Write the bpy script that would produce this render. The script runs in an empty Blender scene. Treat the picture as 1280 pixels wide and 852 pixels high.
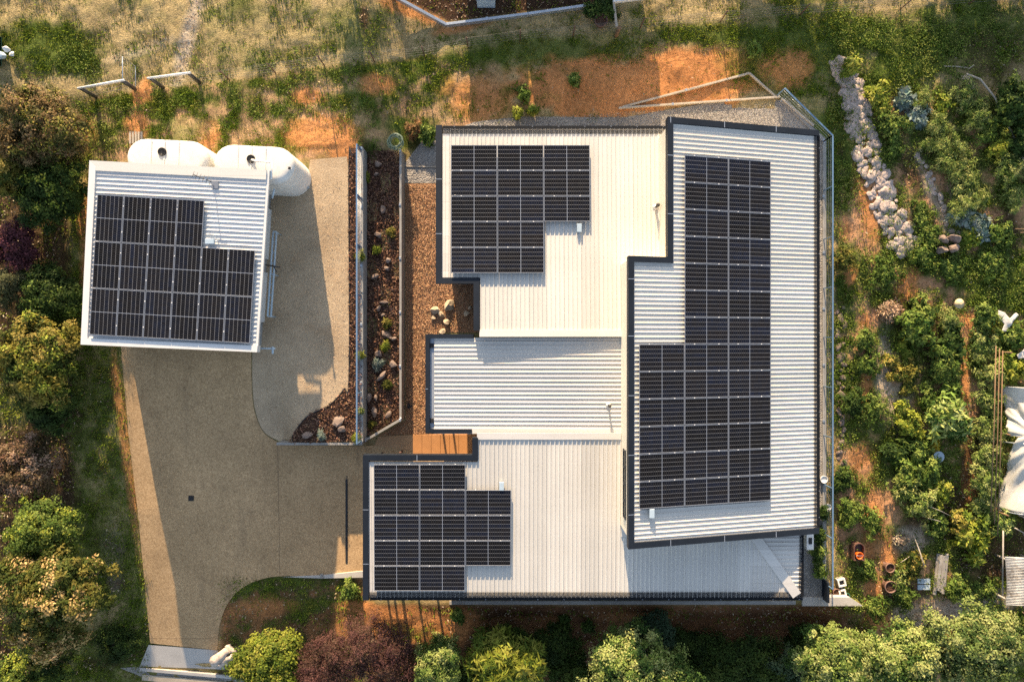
SKYSTR, SUNSTR, SUNCOL, EXPO = 0.115, 5.0, (1.0, 0.75, 0.48), 1.38; DENOISE = False
import bpy, bmesh, math, random
import numpy as np
from mathutils import Vector, Matrix, geometry, noise as mnoise
random.seed(7); RNG = np.random.default_rng(11)
scene = bpy.context.scene
COL = scene.collection
H = 32.8          # camera height above the house floor level
F = 854.0         # focal length in photo pixels (photo is 1280 wide)
CX, CY = 640.0, 426.0
PADZ = 1.35       # the gravel yard beside the shed
TANE = 0.30       # tangent of the sun's elevation
SH = (0.135, -1.0) # direction shadows fall on the ground

def P(px, py, z=0.0):
    d = H - z
    return Vector(((px-CX)/F*d, -(py-CY)/F*d, z))

class Plane:
    def __init__(s, a, bx=0.0, by=0.0): s.a, s.bx, s.by = a, bx, by
    def z(s, x, y): return s.a + s.bx*x + s.by*y
    def pt(s, px, py, off=0.0):
        dx, dy = (px-CX)/F, -(py-CY)/F
        t = (H-s.a-off)/(1+s.bx*dx+s.by*dy)
        return Vector((dx*t, dy*t, H-t))
    def frame(s):
        n = Vector((-s.bx, -s.by, 1)).normalized()
        return n

def sstep(a, b, x):
    t = np.clip((np.asarray(x, float)-a)/(b-a), 0, 1)
    return t*t*(3-2*t)

# ------------------------------------------------------------------ terrain
X1, X2 = -6.9, -5.2          # the two retaining walls
YN, YS1, YS2 = 8.87, -4.64, -3.69
XE = 15.02                     # east retaining wall
def ground_z(X, Y):
    X = np.asarray(X, float); Y = np.asarray(Y, float)
    up = PADZ + 0.03*np.maximum(0, Y-8)
    zw = up - 0.085*np.maximum(0, -Y-1.0) - 0.05*np.maximum(0, -Y-8.0)
    b = sstep(-15.8, -8.0, X)*sstep(0.5, 5.0, -Y)
    low = zw*(1-b) + 0.12*(1-sstep(4.6, 7.2, -Y))*b
    c = sstep(-11.2, -9.7, X)*(Y > YS1-0.12)
    west = low*(1-c) + up*c
    west = west - 0.07*np.clip(-Y-11.3, 0, 30)*sstep(-13.5, -9.0, X)
    bank = 0.15*sstep(10.7, 16.0, Y) + 0.02*np.maximum(0, Y-15)
    garden = -0.55 + 0.5*sstep(-2.0, 15.0, Y) + 0.02*np.maximum(0, Y-13) - 0.035*np.maximum(0, -Y-8)
    # line of the second wall's slanted end
    diag = YS1 + (X-X1)/(X2-X1)*(YS2-YS1)
    bed = (X > X1) & (X < X2) & (Y > diag) & (Y <= YN)
    z = np.where(X < X1, west, np.where(bed, 0.5, 0.0))
    mixx = sstep(-7.4, -4.4, X)
    north = (up*(1-mixx) + bank*mixx)
    z = np.where((Y > YN) & (X < X2+0.05), north*sstep(YN-0.01, YN+0.5, Y)+np.where(X < X1, up, 0.5)*(1-sstep(YN-0.01, YN+0.5, Y)), z)
    be = sstep(10.5, 15.5, X)
    z = np.where((Y > 10.6) & (X >= X2+0.05), np.maximum(bank, 0)*(1-be)+np.maximum(garden, 0)*be, z)
    # east garden, beyond the wall and its slanted north end
    ne = (X > XE) | ((Y > 9.8) & (X > 13.06) & ((X-13.06)/(XE-13.06) > (11.7-Y)/(11.7-9.8)))
    z = np.where(ne & (Y > -12.62), garden*sstep(XE-0.02, XE+0.25, X)+np.where(X < XE+0.25, np.maximum(garden, 0 if True else 0), garden)*(1-sstep(XE-0.02, XE+0.25, X)), z)
    s = np.where(X < -7.15, 0, 1)
    drop = -0.25*sstep(12.4, 15.5, -Y) - 0.95*sstep(12.68, 13.9, -Y)*sstep(-2.2, -0.5, X) - 0.05*np.maximum(0, -Y-14.5)
    z = np.where((Y < -12.62) & (s > 0) & (X < XE+1.8), drop, z)
    z = np.where((Y < -12.62) & (X >= XE+1.8), garden - 0.4*sstep(12.6, 15, -Y), z)
    return z
def gz(x, y): return float(ground_z(x, y))
def G(px, py, up=0.0):
    """the ground point seen at photo pixel px, py"""
    z = 0.0
    for _ in range(6):
        p = P(px, py, z); z = 0.5*z + 0.5*gz(p.x, p.y)
    p = P(px, py, z)
    return Vector((p.x, p.y, gz(p.x, p.y)+up))

# ------------------------------------------------------------------ nodes / materials
def new_mat(name):
    m = bpy.data.materials.new(name); m.use_nodes = True
    nt = m.node_tree; nt.nodes.clear()
    return m, nt
def nd(nt, t, **kw):
    n = nt.nodes.new(t)
    for k, v in kw.items():
        if k.startswith('i_'):
            key = k[2:]
            n.inputs[int(key) if key.isdigit() else key.replace('_', ' ')].default_value = v
        else: setattr(n, k, v)
    return n
def ln(nt, a, b): nt.links.new(a, b)
def rgb(c): return (c[0], c[1], c[2], 1)
def mathn(nt, op, a, b=None, c=None):
    n = nd(nt, 'ShaderNodeMath', operation=op)
    for i, v in enumerate((a, b, c)):
        if v is None: continue
        if isinstance(v, (int, float)): n.inputs[i].default_value = v
        else: ln(nt, v, n.inputs[i])
    return n.outputs[0]
def mixc(nt, fac, a, b, mode='MIX'):
    n = nd(nt, 'ShaderNodeMix', data_type='RGBA', blend_type=mode)
    for sock, v in ((n.inputs[0], fac), (n.inputs[6], a), (n.inputs[7], b)):
        if isinstance(v, (int, float)): sock.default_value = v
        elif isinstance(v, tuple): sock.default_value = rgb(v)
        else: ln(nt, v, sock)
    return n.outputs[2]
def noise(nt, vec, scale, detail=4, rough=0.55):
    n = nd(nt, 'ShaderNodeTexNoise'); n.inputs['Scale'].default_value = scale
    n.inputs['Detail'].default_value = detail; n.inputs['Roughness'].default_value = rough
    if vec is not None: ln(nt, vec, n.inputs['Vector'])
    return n.outputs['Fac']
def ramp(nt, fac, stops):
    r = nd(nt, 'ShaderNodeValToRGB'); ln(nt, fac, r.inputs[0])
    el = r.color_ramp.elements
    while len(el) < len(stops): el.new(0.5)
    for e, (p, c) in zip(el, stops):
        e.position = p; e.color = rgb(c) if isinstance(c, tuple) else (c, c, c, 1)
    return r.outputs[0]
def coords(nt): return nd(nt, 'ShaderNodeNewGeometry').outputs['Position']
def ocoords(nt): return nd(nt, 'ShaderNodeTexCoord').outputs['Object']
def finish(nt, color, rough=0.7, metal=0.0, bump=None, bstr=0.3, bdist=0.02, spec=None):
    b = nd(nt, 'ShaderNodeBsdfPrincipled')
    if isinstance(color, tuple): b.inputs['Base Color'].default_value = rgb(color)
    else: ln(nt, color, b.inputs['Base Color'])
    if isinstance(rough, (int, float)): b.inputs['Roughness'].default_value = rough
    else: ln(nt, rough, b.inputs['Roughness'])
    b.inputs['Metallic'].default_value = metal
    if spec is not None: b.inputs['Specular IOR Level'].default_value = spec
    if bump is not None:
        bn = nd(nt, 'ShaderNodeBump'); bn.inputs['Strength'].default_value = bstr; bn.inputs['Distance'].default_value = bdist
        ln(nt, bump, bn.inputs['Height']); ln(nt, bn.outputs[0], b.inputs['Normal'])
    o = nd(nt, 'ShaderNodeOutputMaterial'); ln(nt, b.outputs[0], o.inputs[0])
    return b
def simple(name, c, rough=0.6, metal=0.0, var=0.25, scale=3.0, fine=40.0, bstr=0.0, bdist=0.01, spec=None):
    m, nt = new_mat(name); v = coords(nt)
    n1 = noise(nt, v, scale, 5); n2 = noise(nt, v, fine, 3)
    f = mathn(nt, 'ADD', mathn(nt, 'MULTIPLY', n1, 0.65), mathn(nt, 'MULTIPLY', n2, 0.35))
    lo = tuple(x*(1-var) for x in c); hi = tuple(min(1, x*(1+var)) for x in c)
    col = ramp(nt, f, [(0.3, lo), (0.7, hi)])
    finish(nt, col, rough, metal, f if bstr else None, bstr, bdist, spec)
    return m
def gravel_mat(name, cols, cell, big=0.6, bstr=0.6, bdist=0.03, dirt=None):
    m, nt = new_mat(name); v = coords(nt)
    vo = nd(nt, 'ShaderNodeTexVoronoi'); vo.inputs['Scale'].default_value = cell; ln(nt, v, vo.inputs['Vector'])
    sep = nd(nt, 'ShaderNodeSeparateColor'); ln(nt, vo.outputs['Color'], sep.inputs[0])
    stops = [((i+0.5)/len(cols), c) for i, c in enumerate(cols)]
    col = ramp(nt, sep.outputs[0], stops)
    n1 = noise(nt, v, big, 6, 0.65)
    col = mixc(nt, 1.0, col, ramp(nt, n1, [(0.25, 0.72), (0.75, 1.18)]), 'MULTIPLY')
    if dirt is not None:
        n3 = noise(nt, v, 0.9, 5, 0.7)
        col = mixc(nt, ramp(nt, n3, [(0.52, 0.0), (0.72, 0.7)]), col, dirt)
    n2 = noise(nt, v, cell*0.35, 3)
    hgt = mathn(nt, 'ADD', mathn(nt, 'MULTIPLY', vo.outputs['Distance'], -1.0), n2)
    finish(nt, col, 0.9, 0, hgt, bstr, bdist, spec=0.05)
    return m
def attr_mat(name, rough=0.6, transl=0.25, spec=0.3):
    m, nt = new_mat(name)
    a = nd(nt, 'ShaderNodeAttribute', attribute_name='Col')
    b = nd(nt, 'ShaderNodeBsdfPrincipled'); ln(nt, a.outputs['Color'], b.inputs['Base Color'])
    b.inputs['Roughness'].default_value = rough; b.inputs['Specular IOR Level'].default_value = spec
    t = nd(nt, 'ShaderNodeBsdfTranslucent'); ln(nt, mixc(nt, 1.0, a.outputs['Color'], (1.0, 1.0, 0.55), 'MULTIPLY'), t.inputs[0])
    mx = nd(nt, 'ShaderNodeMixShader'); mx.inputs[0].default_value = transl
    ln(nt, b.outputs[0], mx.inputs[1]); ln(nt, t.outputs[0], mx.inputs[2])
    o = nd(nt, 'ShaderNodeOutputMaterial'); ln(nt, mx.outputs[0], o.inputs[0])
    return m

def roof_mat(name, c, rough, axis):
    # painted ribbed steel: dust streaks run along the ribs, sheets differ a little
    m, nt = new_mat(name); v = coords(nt)
    mp = nd(nt, 'ShaderNodeMapping'); ln(nt, v, mp.inputs[0])
    mp.inputs['Scale'].default_value = (6, 0.5, 1) if axis == 'y' else (0.5, 6, 1)
    n1 = noise(nt, mp.outputs[0], 1.0, 5, 0.6); n2 = noise(nt, v, 0.5, 4); n3 = noise(nt, v, 14, 3)
    f = mathn(nt, 'ADD', mathn(nt, 'ADD', mathn(nt, 'MULTIPLY', n1, 0.4), mathn(nt, 'MULTIPLY', n2, 0.4)), mathn(nt, 'MULTIPLY', n3, 0.2))
    col = ramp(nt, f, [(0.3, tuple(x*0.88 for x in c)), (0.6, c), (0.8, tuple(min(1, x*1.05) for x in c))])
    # dust specks and a few drip stains
    n4 = noise(nt, mp.outputs[0], 3.2, 6, 0.75)
    col = mixc(nt, ramp(nt, n4, [(0.60, 0.0), (0.78, 0.34)]), col, (0.36, 0.29, 0.21))
    # each sheet (four ribs wide) has its own tone; fixing rows across the sheets
    sx = nd(nt, 'ShaderNodeSeparateXYZ'); ln(nt, v, sx.inputs[0])
    ac, al = (sx.outputs[0], sx.outputs[1]) if axis == 'y' else (sx.outputs[1], sx.outputs[0])
    wn = nd(nt, 'ShaderNodeTexWhiteNoise', noise_dimensions='1D'); ln(nt, mathn(nt, 'FLOOR', mathn(nt, 'DIVIDE', ac, 0.76)), wn.inputs['W'])
    col = mixc(nt, 1.0, col, ramp(nt, wn.outputs[0], [(0.0, 0.90), (1.0, 1.03)]), 'MULTIPLY')
    lap = mathn(nt, 'LESS_THAN', mathn(nt, 'FRACT', mathn(nt, 'DIVIDE', ac, 0.76)), 0.022)
    scr = mathn(nt, 'MULTIPLY', mathn(nt, 'LESS_THAN', mathn(nt, 'FRACT', mathn(nt, 'DIVIDE', al, 0.9)), 0.03), mathn(nt, 'LESS_THAN', mathn(nt, 'FRACT', mathn(nt, 'DIVIDE', ac, 0.19)), 0.16))
    col = mixc(nt, mathn(nt, 'ADD', mathn(nt, 'MULTIPLY', lap, 0.35), mathn(nt, 'MULTIPLY', scr, 0.32)), col, (0.25, 0.21, 0.17))
    finish(nt, col, ramp(nt, n2, [(0.3, rough-0.06), (0.7, rough+0.08)]), 0.0, None)
    return m

M = {}
M['roof_y'] = roof_mat('cream_ribbed_steel', (0.65, 0.63, 0.58), 0.45, 'y')
M['roof_x'] = roof_mat('cream_ribbed_steel_across', (0.645, 0.62, 0.57), 0.45, 'x')
M['flash'] = roof_mat('cream_flashing', (0.67, 0.645, 0.60), 0.48, 'x')
M['shedroof'] = roof_mat('pale_grey_ribbed_steel', (0.66, 0.66, 0.65), 0.38, 'x')
M['charcoal'] = simple('charcoal_steel', (0.014, 0.019, 0.028), 0.5, 0.0, 0.25, 1.2, 30, spec=0.2)
M['wall'] = simple('dark_render', (0.16, 0.155, 0.15), 0.8, 0, 0.2, 1.5, 60, 0.2)
M['shedwall'] = simple('grey_steel_cladding', (0.33, 0.34, 0.34), 0.5, 0, 0.12, 1.0, 30)
M['white_steel'] = simple('white_steel', (0.72, 0.72, 0.70), 0.4, 0, 0.08, 1.0, 30)
M['galv'] = simple('galvanised_steel', (0.45, 0.50, 0.56), 0.35, 0.55, 0.15, 3, 60)
M['rail'] = simple('sky_tinted_rail_steel', (0.14, 0.24, 0.38), 0.35, 0.1, 0.12, 3, 60)  # blue is the sky's reflection put into the base colour
M['wire'] = simple('fence_wire', (0.20, 0.20, 0.19), 0.5, 0.2, 0.1)
M['alu'] = simple('anodised_aluminium', (0.20, 0.225, 0.27), 0.4, 0.15, 0.08)
M['tank'] = simple('white_polyethylene', (0.72, 0.695, 0.64), 0.5, 0, 0.13, 2.2, 9)
M['black'] = simple('black_plastic', (0.015, 0.015, 0.016), 0.5, 0, 0.2)
M['concrete'] = simple('pale_concrete', (0.44, 0.42, 0.39), 0.85, 0, 0.2, 1.2, 45, 0.25)
M['sleeper'] = simple('concrete_sleeper', (0.30, 0.29, 0.27), 0.85, 0, 0.22, 2.2, 50, 0.3)
M['timber_pale'] = simple('weathered_pale_timber', (0.44, 0.385, 0.31), 0.8, 0, 0.28, 2.5, 50, 0.3)
M['timber_grey'] = simple('grey_weathered_timber', (0.36, 0.33, 0.29), 0.85, 0, 0.35, 3.5, 40, 0.4)
M['timber_brown'] = simple('brown_timber', (0.19, 0.115, 0.06), 0.8, 0, 0.3, 3, 40, 0.3)
M['trunk'] = simple('bark', (0.13, 0.095, 0.065), 0.9, 0, 0.35, 4, 30, 0.6, 0.03)
M['box_blue'] = simple('pale_blue_grey_plastic', (0.40, 0.50, 0.58), 0.4, 0, 0.06)
M['sandstone'] = simple('buff_sandstone', (0.47, 0.375, 0.26), 0.9, 0, 0.3, 5, 28, 0.6, 0.03)
M['rock_grey'] = simple('grey_field_stone', (0.48, 0.395, 0.345), 0.95, 0, 0.5, 7, 40, 0.9, 0.05, spec=0.05)
M['rock_pink'] = simple('pinkish_stone', (0.235, 0.18, 0.15), 0.9, 0, 0.45, 7, 34, 0.8, 0.04, spec=0.05)
M['plastic_sheet'] = None
M['terracotta'] = simple('terracotta', (0.20, 0.115, 0.085), 0.75, 0, 0.2, 6, 40)
M['orange'] = simple('orange_plastic', (0.85, 0.17, 0.015), 0.4, 0, 0.05)
M['white_plastic'] = simple('white_plastic', (0.78, 0.77, 0.74), 0.45, 0, 0.06)
M['green_plastic'] = simple('green_plastic', (0.03, 0.20, 0.13), 0.45, 0, 0.1)
M['hose'] = simple('green_hose', (0.16, 0.22, 0.16), 0.5, 0, 0.1)
M['rust_tub'] = simple('rusty_steel', (0.12, 0.06, 0.045), 0.7, 0, 0.4, 5, 30, 0.3)
M['straw'] = simple('straw', (0.42, 0.33, 0.20), 0.95, 0, 0.35, 9, 60, 0.9, 0.05)
M['brown_heap'] = simple('dry_bark_heap', (0.30, 0.20, 0.13), 0.95, 0, 0.4, 9, 60, 0.9, 0.05)
M['stone_white'] = simple('bleached_wood', (0.46, 0.39, 0.33), 0.9, 0, 0.5, 6, 30, 0.6, 0.04)
M['rust_gauze'] = simple('dark_steel', (0.05, 0.05, 0.05), 0.5, 0.3, 0.2)
M['corrug'] = simple('old_galvanised_sheet', (0.36, 0.35, 0.33), 0.55, 0.25, 0.3, 1.5, 20)
M['teal'] = simple('dark_green_paint', (0.02, 0.07, 0.06), 0.35, 0, 0.15)
M['leaf'] = attr_mat('foliage_leaves', 0.6, 0.13, 0.08)
M['blade'] = attr_mat('grass_blades', 0.8, 0.12, 0.0)
M['chip'] = attr_mat('bark_chips', 0.9, 0.0, 0.0)

M['pad'] = gravel_mat('buff_gravel', [(0.50, 0.39, 0.26), (0.42, 0.315, 0.205), (0.57, 0.46, 0.32), (0.47, 0.35, 0.225)], 44, 0.55, 0.5, 0.03, (0.40, 0.28, 0.17))
M['gpath'] = gravel_mat('orange_brown_gravel', [(0.42, 0.24, 0.13), (0.30, 0.17, 0.10), (0.50, 0.31, 0.18), (0.36, 0.20, 0.11)], 22, 0.8, 0.8, 0.05)
M['gstrip'] = gravel_mat('grey_gravel', [(0.36, 0.34, 0.31), (0.26, 0.25, 0.24), (0.44, 0.41, 0.37), (0.32, 0.29, 0.26)], 20, 0.8, 0.9, 0.06)
M['mulch'] = gravel_mat('bark_mulch', [(0.11, 0.060, 0.040), (0.07, 0.042, 0.03), (0.17, 0.095, 0.062), (0.09, 0.05, 0.035)], 24, 0.9, 1.0, 0.06)

def drive_mat():
    m, nt = new_mat('exposed_aggregate_concrete'); v = coords(nt)
    vo = nd(nt, 'ShaderNodeTexVoronoi'); vo.inputs['Scale'].default_value = 48; ln(nt, v, vo.inputs['Vector'])
    sep = nd(nt, 'ShaderNodeSeparateColor'); ln(nt, vo.outputs['Color'], sep.inputs[0])
    col = ramp(nt, sep.outputs[0], [(0.1, (0.34, 0.22, 0.115)), (0.5, (0.48, 0.325, 0.175)), (0.9, (0.60, 0.425, 0.24))])
    n0 = noise(nt, v, 9, 5, 0.7)
    col = mixc(nt, 1.0, col, ramp(nt, n0, [(0.3, 0.80), (0.7, 1.2)]), 'MULTIPLY')
    n1 = noise(nt, v, 0.42, 6, 0.65)
    col = mixc(nt, 1.0, col, ramp(nt, n1, [(0.25, 0.78), (0.75, 1.15)]), 'MULTIPLY')
    # sawn control joints
    sx = nd(nt, 'ShaderNodeSeparateXYZ'); ln(nt, v, sx.inputs[0])
    j = None
    for axis, c in ((0, -11.1), (1, -14.3)):
        d = mathn(nt, 'ABSOLUTE', mathn(nt, 'SUBTRACT', sx.outputs[axis], c))
        lt = mathn(nt, 'LESS_THAN', d, 0.016)
        j = lt if j is None else mathn(nt, 'MAXIMUM', j, lt)
    col = mixc(nt, mathn(nt, 'MULTIPLY', j, 0.45), col, (0.07, 0.05, 0.04))
    # tyre and drip stains
    n2 = noise(nt, v, 1.4, 5, 0.7)
    col = mixc(nt, ramp(nt, n2, [(0.54, 0.0), (0.78, 0.5)]), col, (0.20, 0.135, 0.08))
    mp = nd(nt, 'ShaderNodeMapping'); ln(nt, v, mp.inputs[0]); mp.inputs['Scale'].default_value = (1.6, 0.14, 1)
    n5 = noise(nt, mp.outputs[0], 1.0, 5, 0.6)
    col = mixc(nt, ramp(nt, n5, [(0.55, 0.0), (0.75, 0.35)]), col, (0.15, 0.11, 0.075))
    finish(nt, col, 0.9, 0, vo.outputs['Distance'], 0.25, 0.01, spec=0.05)
    return m
M['drive'] = drive_mat()

def cell_mat(L, S):
    m, nt = new_mat('solar_cells'); v = ocoords(nt)
    sx = nd(nt, 'ShaderNodeSeparateXYZ'); ln(nt, v, sx.inputs[0])
    x, y = sx.outputs[0], sx.outputs[1]
    def lines(c, period, half, shift=0.0):
        t = mathn(nt, 'FRACT', mathn(nt, 'ADD', mathn(nt, 'DIVIDE', c, period), 0.5+shift))
        d = mathn(nt, 'ABSOLUTE', mathn(nt, 'SUBTRACT', t, 0.5))
        return mathn(nt, 'LESS_THAN', d, half/period), d
    ls, _ = lines(y, S/6.0, 0.009)             # gaps between the strings
    dash, dd = lines(x, L/20.0, L/20.0*0.30, 0.5)   # white diamonds at the cell corners
    cellgap, _ = lines(x, L/20.0, 0.0025)
    bus, _ = lines(y, S/60.0, 0.0016, 0.5)
    mid = mathn(nt, 'LESS_THAN', mathn(nt, 'ABSOLUTE', x), 0.009)
    oi = nd(nt, 'ShaderNodeObjectInfo')
    # cell-to-cell colour difference of the silicon
    cx = mathn(nt, 'FLOOR', mathn(nt, 'DIVIDE', x, L/20.0)); cy = mathn(nt, 'FLOOR', mathn(nt, 'DIVIDE', y, S/6.0))
    cb = nd(nt, 'ShaderNodeCombineXYZ'); ln(nt, cx, cb.inputs[0]); ln(nt, cy, cb.inputs[1]); ln(nt, mathn(nt, 'MULTIPLY', oi.outputs['Random'], 91.0), cb.inputs[2])
    wn = nd(nt, 'ShaderNodeTexWhiteNoise'); ln(nt, cb.outputs[0], wn.inputs[0])
    cb2 = nd(nt, 'ShaderNodeCombineXYZ'); ln(nt, cy, cb2.inputs[1]); ln(nt, mathn(nt, 'MULTIPLY', oi.outputs['Random'], 57.0), cb2.inputs[2]); ln(nt, mathn(nt, 'GREATER_THAN', x, 0.0), cb2.inputs[0])
    wn2 = nd(nt, 'ShaderNodeTexWhiteNoise'); ln(nt, cb2.outputs[0], wn2.inputs[0])
    tone = mathn(nt, 'ADD', mathn(nt, 'MULTIPLY', wn.outputs[0], 0.35), mathn(nt, 'MULTIPLY', wn2.outputs[0], 0.65))
    base = ramp(nt, tone, [(0.1, (0.005, 0.0045, 0.006)), (0.5, (0.003, 0.004, 0.008)), (0.95, (0.003, 0.006, 0.017))])
    base = mixc(nt, 1.0, base, ramp(nt, oi.outputs['Random'], [(0.0, 0.5), (1.0, 1.5)]), 'MULTIPLY')
    col = mixc(nt, mathn(nt, 'MULTIPLY', bus, 0.10), base, (0.3, 0.3, 0.3))
    col = mixc(nt, mathn(nt, 'MULTIPLY', cellgap, 0.25), col, (0.35, 0.35, 0.36))
    col = mixc(nt, mathn(nt, 'MULTIPLY', ls, 0.05), col, (0.5, 0.5, 0.5))
    col = mixc(nt, mathn(nt, 'MULTIPLY', mathn(nt, 'MULTIPLY', ls, dash), 0.5), col, (0.33, 0.345, 0.37))
    col = mixc(nt, mid, col, (0.29, 0.33, 0.40))
    n = noise(nt, v, 2.2, 5, 0.65)
    col = mixc(nt, ramp(nt, n, [(0.5, 0.0), (0.85, 0.012)]), col, (0.42, 0.34, 0.25))   # dust
    b = finish(nt, col, ramp(nt, n, [(0.3, 0.10), (0.8, 0.22)]), 0, None, spec=0.06)
    return m

# ------------------------------------------------------------------ mesh building
ROOTLOC = {}
def rootloc(o):
    while o is not None:
        if o.name in ROOTLOC and o.parent is None: return ROOTLOC[o.name]
        o = o.parent
    return Vector((0, 0, 0))
class MB:
    def __init__(s): s.v = []; s.f = []; s.sm = []
    def add(s, vs, fs, smooth=False):
        o = len(s.v); s.v += [tuple(p) for p in vs]
        for q in fs: s.f.append(tuple(i+o for i in q)); s.sm.append(smooth)
        return s
    def box(s, c, size, rz=0.0, mat=None, ry=0.0, rx=0.0):
        R = Matrix.Rotation(rz, 3, 'Z') @ Matrix.Rotation(ry, 3, 'Y') @ Matrix.Rotation(rx, 3, 'X')
        if mat is not None: R = mat
        c = Vector(c); hx, hy, hz = size[0]/2, size[1]/2, size[2]/2
        k = min(hx, hy, hz)*0.12; k = min(k, 0.02)
        # box with small chamfer
        vs = []
        for z in (-1, 1):
            for (ix, iy) in ((-1, -1), (1, -1), (1, 1), (-1, 1)):
                vs.append(c+R@Vector((ix*(hx-k), iy*(hy-k), z*hz)))
        for z in (-1, 1):
            for (ix, iy) in ((-1, -1), (1, -1), (1, 1), (-1, 1)):
                vs.append(c+R@Vector((ix*hx, iy*hy, z*(hz-k))))
        f = [(3, 2, 1, 0), (4, 5, 6, 7)]
        for i in range(4):
            j = (i+1) % 4
            f += [(i, j, 8+j, 8+i), (8+i, 8+j, 12+j, 12+i), (12+i, 12+j, 4+j, 4+i)]
        return s.add(vs, f)
    def tube(s, pts, r, n=8, r2=None, smooth=True):
        pts = [Vector(p) for p in pts]; m = len(pts); vs = []
        for i, p in enumerate(pts):
            t = (pts[min(i+1, m-1)]-pts[max(i-1, 0)]).normalized()
            a = t.cross(Vector((0, 0, 1)))
            if a.length < 1e-3: a = t.cross(Vector((1, 0, 0)))
            a.normalize(); b = t.cross(a)
            rr = r if r2 is None else r+(r2-r)*i/(m-1)
            for k in range(n):
                an = 2*math.pi*k/n
                vs.append(p+a*(rr*math.cos(an))+b*(rr*math.sin(an)))
        fs = []
        for i in range(m-1):
            for k in range(n):
                fs.append((i*n+k, i*n+(k+1) % n, (i+1)*n+(k+1) % n, (i+1)*n+k))
        s.add(vs, fs, smooth)
        s.f.append(tuple(range(len(s.v)-m*n, len(s.v)-m*n+n))[::-1]); s.sm.append(False)
        s.f.append(tuple(range(len(s.v)-n, len(s.v)))); s.sm.append(False)
        return s
    def lathe(s, c, prof, n=20, smooth=True):
        c = Vector(c); vs = []; fs = []
        for (r, z) in prof:
            for k in range(n):
                a = 2*math.pi*k/n; vs.append(c+Vector((r*math.cos(a), r*math.sin(a), z)))
        for i in range(len(prof)-1):
            for k in range(n): fs.append((i*n+k, i*n+(k+1) % n, (i+1)*n+(k+1) % n, (i+1)*n+k))
        s.add(vs, fs, smooth)
        return s
    def disc(s, c, r, n=20):
        c = Vector(c)
        return s.add([c+Vector((r*math.cos(2*math.pi*k/n), r*math.sin(2*math.pi*k/n), 0)) for k in range(n)], [tuple(range(n))])
    def strip(s, pts, w, zt, zb, closed=False):
        """a mitred solid running along a plan polyline; w goes to the left of travel"""
        pts = [Vector((p[0], p[1])) for p in pts]; n = len(pts); inn = []
        for i in range(n):
            def nrm(a, b):
                d = (b-a).normalized(); return Vector((-d.y, d.x))
            if closed or 0 < i < n-1:
                n0 = nrm(pts[i-1], pts[i]); n1 = nrm(pts[i], pts[(i+1) % n])
                mm = (n0+n1).normalized(); k = w/max(0.3, mm.dot(n0))
                inn.append(pts[i]+mm*k)
            elif i == 0: inn.append(pts[0]+nrm(pts[0], pts[1])*w)
            else: inn.append(pts[-1]+nrm(pts[-2], pts[-1])*w)
        f3 = lambda f, p: f(p.x, p.y) if callable(f) else f
        vs = []
        for a, b in zip(pts, inn):
            vs += [(a.x, a.y, f3(zt, a)), (b.x, b.y, f3(zt, b)), (b.x, b.y, f3(zb, b)), (a.x, a.y, f3(zb, a))]
        fs = []
        for i in range(n if closed else n-1):
            j = (i+1) % n; a, b = i*4, j*4
            fs += [(a, b, b+1, a+1), (a+1, b+1, b+2, a+2), (a+2, b+2, b+3, a+3), (a+3, b+3, b, a)]
        if not closed: fs += [(0, 1, 2, 3), (4*n-1, 4*n-2, 4*n-3, 4*n-4)]
        return s.add(vs, fs)
    def prism(s, poly, zt, zb):
        n = len(poly); f3 = lambda f, p: f(p[0], p[1]) if callable(f) else f
        vs = [(p[0], p[1], f3(zt, p)) for p in poly]+[(p[0], p[1], f3(zb, p)) for p in poly]
        fs = [tuple(range(n)), tuple(range(2*n-1, n-1, -1))]
        for i in range(n): j = (i+1) % n; fs.append((i, n+i, n+j, j))
        return s.add(vs, fs)

def link_mesh(name, me, mat, parent):
    o = bpy.data.objects.new(name, me); COL.objects.link(o)
    if mat is not None and len(me.materials) == 0: me.materials.append(mat)
    if parent is not None: o.parent = parent
    return o
def obj(name, mb, mat, parent=None, local=False):
    L = rootloc(parent) if parent is not None and not local else Vector((0, 0, 0))
    me = bpy.data.meshes.new(name)
    me.from_pydata([(p[0]-L.x, p[1]-L.y, p[2]-L.z) for p in mb.v], [], mb.f)
    bm = bmesh.new(); bm.from_mesh(me); bmesh.ops.recalc_face_normals(bm, faces=bm.faces); 
    bm.to_mesh(me); bm.free()
    me.polygons.foreach_set('use_smooth', mb.sm)
    me.update()
    return link_mesh(name, me, mat, parent)
def thing(name, label, cat, loc=(0, 0, 0), group=None, rot=None):
    o = bpy.data.objects.new(name, None); COL.objects.link(o)
    o.empty_display_size = 0.2
    o.location = loc; ROOTLOC[o.name] = Vector(loc)
    if rot is not None: o.rotation_euler = rot
    o['label'] = label; o['category'] = cat
    if group: o['group'] = group
    return o
def tag(o, label, cat, group=None):
    o['label'] = label; o['category'] = cat
    if group: o['group'] = group
    return o
def struct(o, kind='structure'):
    o['kind'] = kind; return o
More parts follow.
